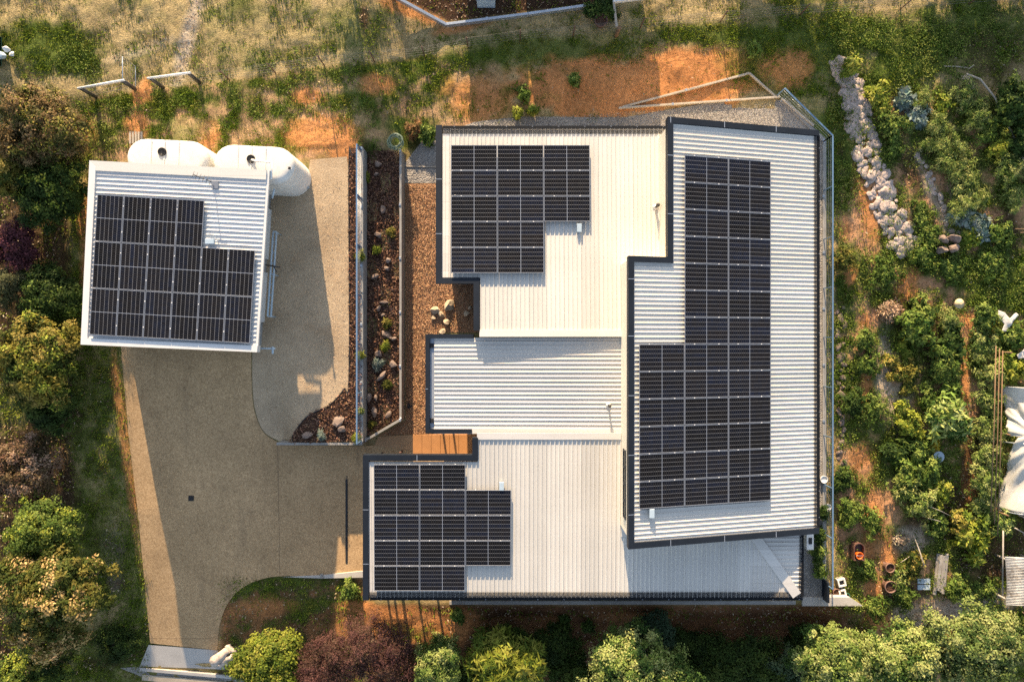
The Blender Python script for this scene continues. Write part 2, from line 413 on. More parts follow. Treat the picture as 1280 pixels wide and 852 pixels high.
def arr_mesh(name, verts, nper, cols, mat, parent=None, smooth=False):
    """verts (N*nper,3), one n-gon per group, colour per face"""
    n = len(verts)//nper
    me = bpy.data.meshes.new(name)
    me.vertices.add(len(verts)); me.vertices.foreach_set('co', np.asarray(verts, np.float32).ravel())
    me.loops.add(n*nper); me.loops.foreach_set('vertex_index', np.arange(n*nper, dtype=np.int32))
    me.polygons.add(n); me.polygons.foreach_set('loop_start', np.arange(0, n*nper, nper, dtype=np.int32))
    me.update(calc_edges=True)
    a = me.attributes.new('Col', 'FLOAT_COLOR', 'POINT')
    c = np.ones((n*nper, 4), np.float32); c[:, :3] = np.repeat(cols, nper, axis=0)
    a.data.foreach_set('color', c.ravel())
    return link_mesh(name, me, mat, parent)

# ---- numpy value noise
_tab = np.random.default_rng(5).random((256, 256))
def vnoise(x, y):
    xi = np.floor(x).astype(int); yi = np.floor(y).astype(int); fx = x-xi; fy = y-yi
    fx = fx*fx*(3-2*fx); fy = fy*fy*(3-2*fy)
    a = _tab[xi % 256, yi % 256]; b = _tab[(xi+1) % 256, yi % 256]; c = _tab[xi % 256, (yi+1) % 256]; d = _tab[(xi+1) % 256, (yi+1) % 256]
    return (a*(1-fx)+b*fx)*(1-fy)+(c*(1-fx)+d*fx)*fy
def fbm(x, y, oct=5, gain=0.55):
    s = 0; a = 1; t = 0
    for i in range(oct):
        s = s+a*vnoise(x*2**i+17.3*i, y*2**i+9.1*i); t += a; a *= gain
    return s/t

def sheet(name, poly, mat, off, step=0.3, zfun=None, skirt=0.0):
    """a surface draped on the terrain inside a plan polygon"""
    pts = []; n = len(poly)
    for i in range(n):
        a = Vector(poly[i][:2]); b = Vector(poly[(i+1) % n][:2]); k = max(1, int((b-a).length/step))
        for j in range(k): pts.append(a+(b-a)*(j/k))
    nb = len(pts); edges = [(i, (i+1) % nb) for i in range(nb)]
    xs = [p.x for p in pts]; ys = [p.y for p in pts]
    x = min(xs)+step/2
    while x < max(xs):
        y = min(ys)+step/2
        while y < max(ys):
            pts.append(Vector((x, y))); y += step
        x += step
    r = geometry.delaunay_2d_cdt(pts, edges, [list(range(nb))], 1, 1e-4)
    vs, fs = r[0], r[2]
    zf = zfun or (lambda x, y: gz(x, y))
    mb = MB(); mb.add([(p.x, p.y, zf(p.x, p.y)+off) for p in vs], [tuple(f) for f in fs], True)
    me = bpy.data.meshes.new(name); me.from_pydata(mb.v, [], mb.f); me.update()
    bm = bmesh.new(); bm.from_mesh(me); bmesh.ops.recalc_face_normals(bm, faces=bm.faces)
    up = sum(f.normal.z for f in bm.faces)
    if up < 0: bmesh.ops.reverse_faces(bm, faces=bm.faces)
    bm.to_mesh(me); bm.free()
    return struct(link_mesh(name, me, mat, None))
def GP(*pts): return [tuple(G(*p)[:2]) for p in pts]
def spline(pts, n=8):
    out = []
    m = len(pts)
    for i in range(m-1):
        p0, p1, p2, p3 = [np.array(pts[max(0, min(m-1, k))], float) for k in (i-1, i, i+1, i+2)]
        for t in np.linspace(0, 1, n, endpoint=False):
            out.append(tuple(0.5*((2*p1)+(-p0+p2)*t+(2*p0-5*p1+4*p2-p3)*t*t+(-p0+3*p1-3*p2+p3)*t**3)))
    out.append(tuple(pts[-1])); return out
# ------------------------------------------------------------------ camera, light
cam = bpy.data.cameras.new('camera'); co = bpy.data.objects.new('camera', cam); COL.objects.link(co)
cam.sensor_width = 36; cam.lens = F/1280*36; cam.clip_end = 2000; cam.clip_start = 0.5
co.location = (0, 0, H); co.rotation_euler = (0, 0, 0); scene.camera = co
w = bpy.data.worlds.new('World'); scene.world = w; w.use_nodes = True
nt = w.node_tree; nt.nodes.clear()
sky = nd(nt, 'ShaderNodeTexSky'); sky.sky_type = 'NISHITA'; sky.sun_disc = False
el = math.atan(TANE); az = math.atan2(-SH[0], -SH[1])     # direction to the sun, from +Y towards +X
sky.sun_elevation = el; sky.sun_rotation = az
sky.altitude = 600; sky.air_density = 1.0; sky.dust_density = 1.6; sky.ozone_density = 1.0
bg = nd(nt, 'ShaderNodeBackground'); bg.inputs[1].default_value = SKYSTR; hs = nd(nt, 'ShaderNodeHueSaturation'); hs.inputs['Saturation'].default_value = 0.72; ln(nt, sky.outputs[0], hs.inputs['Color']); ln(nt, hs.outputs[0], bg.inputs[0])
ow = nd(nt, 'ShaderNodeOutputWorld'); ln(nt, bg.outputs[0], ow.inputs[0])
sl = bpy.data.lights.new('sun', 'SUN'); so = bpy.data.objects.new('sun', sl); COL.objects.link(so)
sl.energy = SUNSTR; sl.angle = math.radians(0.5); sl.color = SUNCOL
tosun = Vector((-SH[0], -SH[1], 0)).normalized()*math.cos(el)+Vector((0, 0, math.sin(el)))
so.rotation_euler = tosun.to_track_quat('Z', 'Y').to_euler(); so.location = tosun*60
scene.view_settings.view_transform = 'Standard'; scene.view_settings.look = 'None'
scene.view_settings.exposure = EXPO; scene.view_settings.gamma = 1; scene.view_settings.use_curve_mapping = False
scene.cycles.max_bounces = 6; scene.cycles.diffuse_bounces = 3; scene.cycles.transparent_max_bounces = 12
scene.cycles.use_denoising = DENOISE

# ------------------------------------------------------------------ what covers the ground where
DRY, GRN, RED, DRK, GRY = range(5)
def cover(px, py):
    """weights of dry grass, green growth, red earth, dark soil and painted shade, grey straw mulch"""
    n1 = fbm(px/45, py/45)-0.5; n2 = fbm(px/14+50, py/14+9)-0.5; n3 = fbm(px/110+3, py/110+77)-0.5
    W = np.zeros((5,)+px.shape); W[DRY] = 1
    def paint(cat, m):
        m = np.clip(m, 0, 1)
        for k in range(5): W[k] *= (1-m)
        W[cat] += m
    def ell(cx, cy, rx, ry, rot=0, soft=0.6, nz=0.9):
        c, s = math.cos(math.radians(rot)), math.sin(math.radians(rot))
        dx, dy = px-cx, py-cy
        d = np.hypot((dx*c+dy*s)/rx, (-dx*s+dy*c)/ry)
        return np.clip((1.15-d+nz*(n1+n2*0.8))/soft, 0, 1)
    # paddock
    paint(GRN, np.clip((n1*1.2+n2*1.0+0.02)*2.2, 0, 0.5))
    paint(GRN, 0.95*ell(60, 58, 75, 42)); paint(GRN, .6*ell(440, 40, 60, 40)); paint(GRN, 0.5*ell(340, 55, 80, 40)); paint(GRN, 0.5*ell(300, 20, 40, 30))
    paint(GRY, .85*ell(236, 40, 12, 84, 14, .7, .7)); paint(GRY, .4*ell(180, 60, 60, 8, -20)); paint(DRY, .8*ell(340, 45, 90, 30)); paint(DRY, 0.7*ell(30, 12, 80, 14)); paint(DRY, 0.7*ell(160, 30, 60, 28))
    # strip below the fence
    fy = np.interp(px, [0, 120, 205, 287, 406, 531, 640, 800], [128, 121, 109, 100, 83, 71, 54, 40])
    band = np.clip((py-fy)/6, 0, 1)*np.clip((205-py)/10, 0, 1)*np.clip((640-px)/40, 0, 1)
    paint(RED, band*0.9); paint(GRY, band*0.35); paint(DRY, band*np.clip(.3-2*n1, 0, .5))
    paint(GRN, band*np.clip(0.72+2.8*n2+1.4*n1-(py-fy)/330, 0, 1))
    paint(GRN, band*0.9*np.clip((26-(py-fy))/14, 0, 1)*np.clip(.8+2*n2, 0, 1))
    for e in ((405, 165, 45, 26), (385, 118, 25, 14), (470, 105, 25, 14), (262, 168, 14, 20), (170, 155, 16, 20), (172, 120, 10, 14), (182, 112, 10, 16), (430, 185, 20, 20)):
        paint(RED, 0.9*ell(*e))
    paint(GRN, 0.95*ell(510, 168, 40, 24)); paint(DRK, 0.5*ell(520, 178, 14, 12))
    paint(RED, 0.85*ell(515, 14, 55, 12, 22)); paint(DRK, 0.9*ell(455, 25, 8, 22))
    paint(DRY, .6*ell(240, 160, 30, 14))
    # north of the house
    paint(DRK, np.clip((np.interp(px, [480, 560, 735, 830], [-12, 30, 8, -6])-py)/4, 0, 1)*np.clip((px-470)/10, 0, 1))
    paint(GRN, 0.85*ell(680, 62, 130, 26)); paint(RED, 0.9*ell(575, 35, 40, 7, -10))
    paint(RED, ell(745, 112, 125, 38, 0, .4)); paint(RED, ell(880, 92, 90, 40, 0, .4)); paint(RED, .8*ell(600, 120, 50, 34))
    paint(GRN, np.clip(2.6*n2+0.05, 0, 0.9)*ell(640, 105, 60, 40)); paint(GRN, .9*ell(880, 42, 80, 18)); paint(DRY, .6*ell(860, 15, 35, 22))
    paint(GRN, 0.92*ell(1010, 62, 120, 62)); paint(RED, 0.8*ell(985, 84, 34, 26)); paint(GRN, .9*ell(1040, 190, 34, 100))
    # garden
    gd = np.clip((px-1042)/8, 0, 1)*np.clip((py-100)/60, 0, 1)
    paint(GRN, gd*np.clip(0.70+2.0*n1+1.8*n2, 0, 1)); paint(DRK, gd*np.clip((n1+n2)*2.2-0.12, 0, .9))
    paint(RED, gd*np.clip(-(n1+n2)*3.2-0.02, 0, .95))
    paint(GRY, .3*gd*W[RED])
    paint(GRN, 0.9*ell(1135, 70, 60, 70)); paint(GRN, 0.9*ell(1220, 50, 90, 50)); paint(DRK, 0.6*ell(1240, 70, 60, 40))
    for e in ((1085, 262, 17, 62, -8), (1058, 285, 12, 20), (1140, 345, 14, 12), (1082, 400, 10, 16), (1083, 485, 8, 40), (1075, 575, 20, 26), (1092, 640, 18, 45), (1085, 690, 14, 22), (1092, 745, 15, 40), (1110, 690, 16, 26), (1062, 345, 9, 14), (1210, 400, 12, 18), (1205, 480, 9, 60), (1212, 600, 10, 50), (1100, 775, 22, 18), (1135, 360, 18, 12)):
        paint(RED, 0.92*ell(*e))
    for e in ((1140, 215, 18, 40, -25), (1192, 200, 16, 70, -22), (1260, 290, 20, 40), (1230, 690, 40, 40), (1215, 560, 20, 60), (1165, 430, 16, 50), (1150, 655, 30, 24), (1130, 740, 40, 22), (1275, 700, 18, 60), (1190, 640, 20, 40)):
        paint(DRK, 0.8*ell(*e))
    for e in ((1168, 250, 10, 62, -20), (1105, 470, 12, 60), (1140, 675, 26, 20), (1125, 500, 18, 30), (1240, 745, 30, 14), (1180, 765, 60, 22), (1195, 255, 8, 40, -20)):
        paint(GRY, 0.75*ell(*e))
    paint(GRN, 0.6*np.clip(gd*ell(1230, 345, 60, 30), 0, 1))
    # south strip: dark soil, darkened further for house and tree shade
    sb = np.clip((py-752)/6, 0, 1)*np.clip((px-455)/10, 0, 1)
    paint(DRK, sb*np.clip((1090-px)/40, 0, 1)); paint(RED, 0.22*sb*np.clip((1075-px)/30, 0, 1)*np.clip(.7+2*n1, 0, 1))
    paint(RED, 0.95*ell(500, 782, 95, 24)); paint(GRN, 0.6*ell(520, 790, 60, 10)*np.clip(.4+3*n2, 0, 1)); paint(RED, .8*ell(575, 785, 14, 26))
    paint(GRY, 0.8*ell(1180, 768, 55, 20)); paint(GRN, .7*ell(1180, 795, 40, 10))
    # bed beside the drive
    bd = np.clip((px-272)/8, 0, 1)*np.clip((py-716)/6, 0, 1)*np.clip((456-px)/4, 0, 1)
    paint(DRK, bd*0.85); paint(GRN, bd*np.clip(.35+2.4*n2+1.6*n1, 0, .95)); paint(RED, bd*np.clip(-(n1+n2)*2-.05, 0, .9)*.7)
    paint(GRN, .95*ell(435, 740, 18, 16)); paint(RED, 0.9*ell(440, 758, 26, 9)); paint(RED, .9*ell(435, 785, 26, 16)); paint(RED, .5*ell(330, 757, 40, 14))
    # strip left of the drive
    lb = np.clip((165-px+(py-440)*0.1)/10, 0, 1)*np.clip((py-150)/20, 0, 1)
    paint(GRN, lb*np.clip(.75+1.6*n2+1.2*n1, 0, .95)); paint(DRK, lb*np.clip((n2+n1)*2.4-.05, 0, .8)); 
    paint(DRK, .9*lb*np.clip((95-px)/14, 0, 1)); paint(DRK, 0.85*ell(85, 600, 14, 60)); paint(RED, 0.7*ell(157, 560, 7, 160, -7)); paint(GRY, .2*ell(142, 690, 14, 60)); paint(RED, .7*ell(107, 290, 9, 80)); paint(DRY, .9*ell(10, 500, 24, 40)); paint(GRN, .6*ell(12, 510, 26, 30)); paint(RED, .5*ell(100, 165, 25, 30))  # dark cover under the tree row paints the shade in its gaps
    paint(DRY, .5*ell(90, 120, 40, 20))
    return W
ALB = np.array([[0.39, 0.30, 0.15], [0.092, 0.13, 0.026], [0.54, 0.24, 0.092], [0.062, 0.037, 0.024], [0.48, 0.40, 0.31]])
def to_px(X, Y, Z): return CX+X*F/(H-Z), CY-Y*F/(H-Z)

def axis(lim, step, far, n=14):
    a = np.arange(-lim, lim+1e-6, step); g = lim+(far-lim)*(np.linspace(0, 1, n+1)[1:]**2.6)
    return np.concatenate([-g[::-1], a, g])
gx = axis(27, 0.1, 420); gy = axis(18.6, 0.1, 420)
GX, GY = np.meshgrid(gx, gy)
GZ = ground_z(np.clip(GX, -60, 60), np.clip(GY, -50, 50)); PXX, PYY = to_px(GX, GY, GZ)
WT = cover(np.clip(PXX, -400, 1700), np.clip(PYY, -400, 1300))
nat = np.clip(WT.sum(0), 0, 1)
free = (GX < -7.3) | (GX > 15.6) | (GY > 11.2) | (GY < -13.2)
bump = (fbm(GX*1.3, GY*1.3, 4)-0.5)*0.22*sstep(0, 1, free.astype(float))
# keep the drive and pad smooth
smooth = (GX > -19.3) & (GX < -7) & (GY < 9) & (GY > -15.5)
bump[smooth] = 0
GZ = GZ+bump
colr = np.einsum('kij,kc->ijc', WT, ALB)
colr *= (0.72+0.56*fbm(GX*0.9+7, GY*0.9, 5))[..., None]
ny, nx = GX.shape
me = bpy.data.meshes.new('ground')
idx = np.arange(nx*ny).reshape(ny, nx)
fq = np.stack([idx[:-1, :-1], idx[:-1, 1:], idx[1:, 1:], idx[1:, :-1]], -1).reshape(-1, 4)
me.vertices.add(nx*ny); me.vertices.foreach_set('co', np.stack([GX, GY, GZ], -1).astype(np.float32).ravel())
me.loops.add(fq.size); me.loops.foreach_set('vertex_index', fq.astype(np.int32).ravel())
me.polygons.add(len(fq)); me.polygons.foreach_set('loop_start', np.arange(0, fq.size, 4, dtype=np.int32))
me.update(calc_edges=True); me.polygons.foreach_set('use_smooth', np.ones(len(fq), bool))
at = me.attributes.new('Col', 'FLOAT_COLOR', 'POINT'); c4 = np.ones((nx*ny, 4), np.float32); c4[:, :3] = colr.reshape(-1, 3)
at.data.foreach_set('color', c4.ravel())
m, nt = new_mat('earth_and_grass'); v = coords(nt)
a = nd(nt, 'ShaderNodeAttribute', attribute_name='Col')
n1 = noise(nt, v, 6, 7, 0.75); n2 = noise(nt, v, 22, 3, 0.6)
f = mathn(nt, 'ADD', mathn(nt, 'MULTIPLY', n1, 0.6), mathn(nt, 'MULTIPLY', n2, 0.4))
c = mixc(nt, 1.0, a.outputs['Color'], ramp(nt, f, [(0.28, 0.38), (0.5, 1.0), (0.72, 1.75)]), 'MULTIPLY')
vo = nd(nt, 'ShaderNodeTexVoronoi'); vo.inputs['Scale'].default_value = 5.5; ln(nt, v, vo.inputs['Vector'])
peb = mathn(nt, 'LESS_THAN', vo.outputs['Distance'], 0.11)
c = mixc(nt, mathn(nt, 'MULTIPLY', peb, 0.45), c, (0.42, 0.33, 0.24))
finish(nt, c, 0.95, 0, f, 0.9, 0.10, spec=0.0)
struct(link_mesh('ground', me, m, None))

# ------------------------------------------------------------------ made surfaces
curveR = spline([(272, 812), (275, 780), (286, 752), (306, 732), (334, 721.5), (360, 719)], 6)
edgeL = [(152, 432), (155, 470), (161, 540), (173, 640), (181, 725), (188, 803)]
drive_poly = GP(*edgeL) + GP(*curveR) + [(-7.05, -11.42), (-3.05, -11.42), (-3.05, -5.55), (-6.6, -5.0)] + GP((448, 557), (380, 556), (352, 553)) \
    + GP(*spline([(348, 552), (330, 540), (319, 515), (315, 480), (315, 428)], 5))
sheet('driveway', drive_poly, M['drive'], 0.03, 0.3)
pad_poly = GP(*spline([(352, 552), (331, 540), (320, 515), (316, 480), (316, 428)], 5)) + GP((318, 225), (385, 222)) + GP((388, 200), (434, 196)) + GP(*spline([(436, 215), (436, 465), (430, 485), (412, 505), (385, 519), (368, 540), (366, 552)], 6))
sheet('gravel_yard', pad_poly, M['pad'], 0.026, 0.3)
# street apron with its dish gutter and kerb
def strip_px(a, b, c, d, off, name, mat): sheet(name, GP(a, b, c, d), mat, off, 0.3)
strip_px((186, 805), (272, 812), (282, 836), (175, 832), 0.034, 'pavement', M['concrete'])
strip_px((150, 834), (172, 832.5), (330, 848), (320, 905), 0.034, 'road', M['gstrip'])
kb = MB()
a, b = G(176, 833), G(330, 846.5)
kb.strip([(a.x, a.y), (b.x, b.y)], -0.16, lambda x, y: gz(x, y)+0.10, lambda x, y: gz(x, y)-0.2)
struct(obj('kerb', kb, M['concrete']))
kb = MB(); a, b = G(178, 842), G(330, 855.5)
kb.strip([(a.x, a.y), (b.x, b.y)], -0.30, lambda x, y: gz(x, y)+0.05, lambda x, y: gz(x, y)-0.2)
struct(obj('gutter', kb, simple('warm_concrete', (0.46, 0.38, 0.28), 0.85, 0, 0.2, 2, 40, 0.2)))
# gravel between wall and house, grey gravel round the house
sheet('gravel_path', [(X2+0.06, 7.55), (-3.2, 7.55), (-3.2, 2.9), (-1.4, 2.9), (-1.4, 0.4), (-3.6, 0.4), (-3.6, -4.42), (-6.4, -4.55), (X2+0.1, YS2-0.1)], M['gpath'], 0.012, 0.4)
sheet('gravel_strip', [(X2+0.06, 7.57), (X2+0.06, 8.55), (-4.3, 9.6), (-1.8, 10.5), (0.4, 10.75), (5.4, 10.72), (10.5, 11.6), (13.0, 11.55), (15.0, 9.75), (15.0, -12.4), (13.4, -12.4), (13.4, 9.2), (-3.2, 9.3), (-3.2, 7.57)], M['gstrip'], 0.012, 0.4)
sheet('pavement', [(-6.4, -4.57), (-3.6, -4.44), (-1.9, -4.44), (-1.9, -5.53), (-3.05, -5.53), (-6.6, -5.0)], simple('sunlit_entry_concrete', (0.44, 0.275, 0.145), 0.85, 0, 0.2, 1.5, 40, 0.2), 0.036, 0.4)  # orange of the sunlight put into the concrete colour
dk = MB()
for i in range(7):
    x = -4.75+i*0.44
    dk.box((x+0.22, -4.99, 0.055), (0.43 if i % 2 else 0.425, 1.02, 0.05))
deckm = simple('oiled_orange_deck_boards', (0.50, 0.24, 0.09), 0.6, 0, 0.22, 1.6, 50, 0.15)
struct(obj('path', dk, deckm))
# mulched beds
bedc = spline([(436, 206), (436.5, 465), (430, 485), (412, 505), (385, 519), (368, 540), (366, 551)], 6)
west_bed = GP(*bedc) + [(X1-0.42, YS1+0.02), (X1-0.05, YS1+0.1), (X1-0.05, YN), (X1-0.5, YN-0.02)]
sheet('mulch_bed', west_bed, M['mulch'], 0.032, 0.3, lambda x, y: gz(min(x, X1-0.15), max(y, YS1+0.05)))
mid_bed = [(X1+0.06, YN+0.1), (X1+0.06, YS1+0.12), (X2-0.04, YS2+0.1), (X2-0.04, YN+0.1)]
sheet('mulch_bed', mid_bed, M['mulch'], 0.02, 0.3, lambda x, y: 0.5+0.06*math.sin(x*5)*math.sin(y*2.3))
# ------------------------------------------------------------------ the house
NW = Plane(0, 0, -0.045); NW.a = 2.75+0.045*9.35
SW = Plane(0, 0, 0.05); SW.a = 2.75+0.05*11.4
MI = Plane(0, 0.035, 0); MI.a = 2.75+0.035*3.6
RT = Plane(0, -0.2586, 0); RT.a = 5.2+0.2586*4.686
house = thing('house', 'large house of stepped cream ribbed roofs edged in charcoal, carrying three solar arrays', 'house', (0, 0, 0))
def xr(pl, px, py): return pl.pt(px, py).x
def yr(pl, px, py): return pl.pt(px, py).y
def ribbed(mb, pl, x0, x1, y0, y1, ribs, pitch=0.19, phase=0.0, hgt=0.038, rib=(0.074, 0.049, 0.026)):
    """trapezoid ribbed sheet over a plan rectangle; ribs run along 'x' or 'y'"""
    c0, c1 = (x0, x1) if ribs == 'y' else (y0, y1)
    cs = []; k = math.floor((c0-phase)/pitch)-1
    prof = ((0.0, 0), (pitch-0.062, 0), (pitch-0.044, hgt), (pitch-0.018, hgt), (pitch, 0))
    # middle swage lines in the pan
    prof = ((0.0, 0), (0.045, 0), (0.049, 0.0035), (0.056, 0.0035), (0.060, 0), (pitch-rib[0], 0), (pitch-rib[1], hgt), (pitch-rib[2], hgt))
    while phase+k*pitch < c1:
        for o, h in prof:
            c = phase+k*pitch+o
            if c0 < c < c1: cs.append((c, h))
        k += 1
    cs = [(c0, 0)]+cs+[(c1, 0)]
    vs = []; n = len(cs)
    for c, h in cs:
        for e in ((y0, y1) if ribs == 'y' else (x0, x1)):
            x, y = (c, e) if ribs == 'y' else (e, c)
            vs.append((x, y, pl.z(x, y)+h))
    fs = [(2*i, 2*i+1, 2*i+3, 2*i+2) for i in range(n-1)]
    # 40 mm thick
    m = len(vs); vs += [(p[0], p[1], pl.z(p[0], p[1])-0.05) for p in (vs[0], vs[1], vs[-1], vs[-2])]
    mb.add(vs, fs); mb.add(vs[m:], [(0, 1, 2, 3)])
    return mb
def flatrect(mb, pl, x0, x1, y0, y1, off, th=0.03):
    z = lambda x, y: pl.z(x, y)+off
    return mb.prism([(x0, y0), (x1, y0), (x1, y1), (x0, y1)], z, lambda x, y: pl.z(x, y)+off-th)

# --- roofs
nx0, nx1 = xr(NW, 553, 250), xr(NW, 834, 250); nxs = xr(NW, 600, 380)
ny0, nym, ny1 = yr(NW, 600, 413), yr(NW, 560, 348), yr(NW, 600, 161)
mb = MB(); ribbed(mb, NW, nxs, nx1-0.12, ny0, ny1, 'y'); ribbed(mb, NW, nx0+0.30, nxs, nym, ny1, 'y'); r_nw = obj('roof', mb, M['roof_y'], house)
sx0, sx1, sxs = xr(SW, 461, 650), xr(SW, 1002, 700), xr(SW, 597, 560)
sy1, sym, sy0 = yr(SW, 640, 548), yr(SW, 500, 577), yr(SW, 600, 746)
xr7 = xr(SW, 800, 690)
hipx = xr(SW, 938, 700)
mb = MB(); ribbed(mb, SW, sx0+0.28, sxs, sy0, sym, 'y'); ribbed(mb, SW, sxs, xr7, sy0, sy1, 'y'); ribbed(mb, SW, xr7, hipx, sy0, yr(SW, 800, 655), 'y'); r_sw = obj('roof', mb, M['roof_y'], house)
mx0, mx1 = xr(MI, 543, 480), xr(MI, 783, 480); my0, my1 = yr(MI, 600, 536), yr(MI, 600, 422)
mb = MB(); ribbed(mb, MI, mx0, mx1, my0, my1, 'x', 0.19, 0, .030, (0.068, 0.046, 0.022)); r_mi = obj('roof', mb, M['roof_x'], house)
rx0, rxs, rx1 = xr(RT, 792, 500), xr(RT, 841, 250), xr(RT, 1021, 400)
ryt, rys, ryb = yr(RT, 841, 153), yr(RT, 841, 324), yr(RT, 792, 679)
mb = MB(); ribbed(mb, RT, rxs, rx1, rys, ryt, 'x', 0.19, 0, .027, (0.056, 0.038, 0.018)); ribbed(mb, RT, rx0, rx1, ryb, rys, 'x', 0.19, 0, .027, (0.056, 0.038, 0.018)); r_rt = obj('roof', mb, M['roof_x'], house)
# hipped east end of the south wing: ribs run across, with a hip capping
EH = Plane(0, -0.06, 0); zt = SW.z(hipx, sy0); EH.a = zt+0.06*hipx
mb = MB(); 
ex1 = sx1
def tri_rib():
    # ribs along x, cut on the 45 degree hip
    yb, yt = sy0, yr(SW, 800, 655); n = int((yt-yb)/0.19)
    for i in range(n):
        y0 = yb+i*0.19; y1 = y0+0.19
        prof = [(0, 0), (0.128, 0), (0.146, 0.032), (0.172, 0.032), (0.19, 0)]
        for (a, ha), (b, hb) in zip(prof[:-1], prof[1:]):
            ya, ybb = y0+a, y0+b
            xa = max(hipx, ex1-(ya-sy0)*0.72); xb = max(hipx, ex1-(ybb-sy0)*0.72)
            z = lambda x, y: SW.z(x, y)
            mb.add([(xa, ya, z(xa, ya)+ha), (ex1, ya, z(ex1, ya)+ha), (ex1, ybb, z(ex1, ybb)+hb), (xb, ybb, z(xb, ybb)+hb)], [(0, 1, 2, 3)])
tri_rib()
# remaining ribbed triangle running down to the gutter
x = hipx
while x < ex1:
    prof = [(0, 0), (0.128, 0), (0.146, 0.032), (0.172, 0.032), (0.19, 0)]
    for (a, ha), (b, hb) in zip(prof[:-1], prof[1:]):
        xa, xb = min(ex1, x+a), min(ex1, x+b); ya, yb = sy0+(ex1-xa)/0.72, sy0+(ex1-xb)/0.72
        ya = min(ya, yr(SW, 800, 655)); yb = min(yb, yr(SW, 800, 655))
        mb.add([(xa, sy0, SW.z(xa, sy0)+ha), (xb, sy0, SW.z(xb, sy0)+hb), (xb, yb, SW.z(xb, yb)+hb), (xa, ya, SW.z(xa, ya)+ha)], [(0, 1, 2, 3)])
    x += 0.19
r_eh = obj('roof', mb, M['roof_x'], house)
mb = MB()
hp = [(ex1-0.02, sy0+0.22), (hipx+0.14, sy0+(ex1-hipx)/0.72)]
mb.strip(hp, 0.42, lambda x, y: SW.z(x, y)+0.055, lambda x, y: SW.z(x, y)-0.02)
hp2 = [(hipx+0.02, yr(SW, 960, 660)), (hipx+0.02, sy0+(ex1-hipx)/0.72+0.12)]
obj('ridge_flashing', mb, M['flash'], r_eh)

# --- flat cream flashings along ridges and barges
mb = MB()
flatrect(mb, NW, nx0, nx0+0.29, nym, ny1, 0.012); flatrect(mb, NW, nx0+0.11, nx0+0.13, nym, ny1, 0.03)
obj('barge_flashing', mb, M['flash'], r_nw)
mb = MB(); flatrect(mb, NW, nx1-0.17, nx1+0.02, yr(NW, 800, 318), ny1-0.05, 0.020); obj('barge_flashing', mb, simple('cream_wall_strip', (0.66, 0.55, 0.38), 0.5, 0, 0.15, 2, 20), r_nw)  # added strip; its yellow cream stands for the lit wall face beside it
mb = MB(); flatrect(mb, NW, nxs-0.02, xr(NW, 783, 417), ny0-0.27, ny0+0.03, 0.060, 0.06); obj('ridge_flashing', mb, M['flash'], r_nw)
mb = MB(); flatrect(mb, SW, sx0, sx0+0.27, sy0, sym, 0.012); flatrect(mb, SW, sx0+0.10, sx0+0.12, sy0, sym, 0.03); obj('barge_flashing', mb, M['flash'], r_sw)
mb = MB(); flatrect(mb, SW, sxs-0.02, xr(SW, 776, 545), sy1-0.03, sy1+0.25, 0.062, 0.06); obj('ridge_flashing', mb, M['flash'], r_sw)
mb = MB(); flatrect(mb, SW, xr(SW, 777, 600), xr(SW, 783.5, 600), yr(SW, 780, 670), sy1-0.05, 0.05, 0.05); obj('ridge_flashing', mb, M['flash'], r_sw)
mb = MB(); flatrect(mb, MI, mx0-0.02, mx1, my0-0.20, my0+0.05, 0.045, 0.05); obj('ridge_flashing', mb, M['flash'], r_mi)
mb = MB(); flatrect(mb, MI, mx1-0.17, mx1+0.02, my0+0.06, my1, 0.050, 0.05); obj('ridge_flashing', mb, M['flash'], r_mi)

# --- charcoal cappings
def cap(pl, pts, wpx, parent, up=0.085, dn=0.30):
    w = wpx*(H-3)/F
    ps = [tuple(pl.pt(*p)[:2]) for p in pts]
    ps2 = []
    for i, p in enumerate(ps): ps2.append(p)
    mb = MB().strip(ps2, w, lambda x, y: pl.z(x, y)+up, lambda x, y: pl.z(x, y)-dn)
    o = obj('fascia_capping', mb, M['charcoal'], parent)
    # thin overlap joints in the capping
    for a, b in zip(ps2[:-1], ps2[1:]):
        A, B = Vector(a), Vector(b); d = (B-A); L = d.length; d.normalize(); nrm = Vector((-d.y, d.x))
        k = 2.4
        while k < L-0.4:
            q = A+d*k; q2 = q+nrm*w
            z1 = pl.z(q.x, q.y)+up+0.004
            obj('capping_joint', MB().add([(q.x-d.x*.012, q.y-d.y*.012, z1), (q.x+d.x*.012, q.y+d.y*.012, z1), (q2.x+d.x*.012, q2.y+d.y*.012, z1), (q2.x-d.x*.012, q2.y-d.y*.012, z1)], [(0, 1, 2, 3)]), M['galv'], o)
            k += 2.4
cap(NW, [(545, 157), (545, 354.5), (592, 354.5), (592, 413)], 7.6, r_nw)
cap(SW, [(590.5, 546.5), (590.5, 568), (454, 568), (454, 749)], 7.2, r_sw)
cap(MI, [(592, 417.5), (532, 417.5), (532, 541), (590, 541)], 5.2, r_mi)
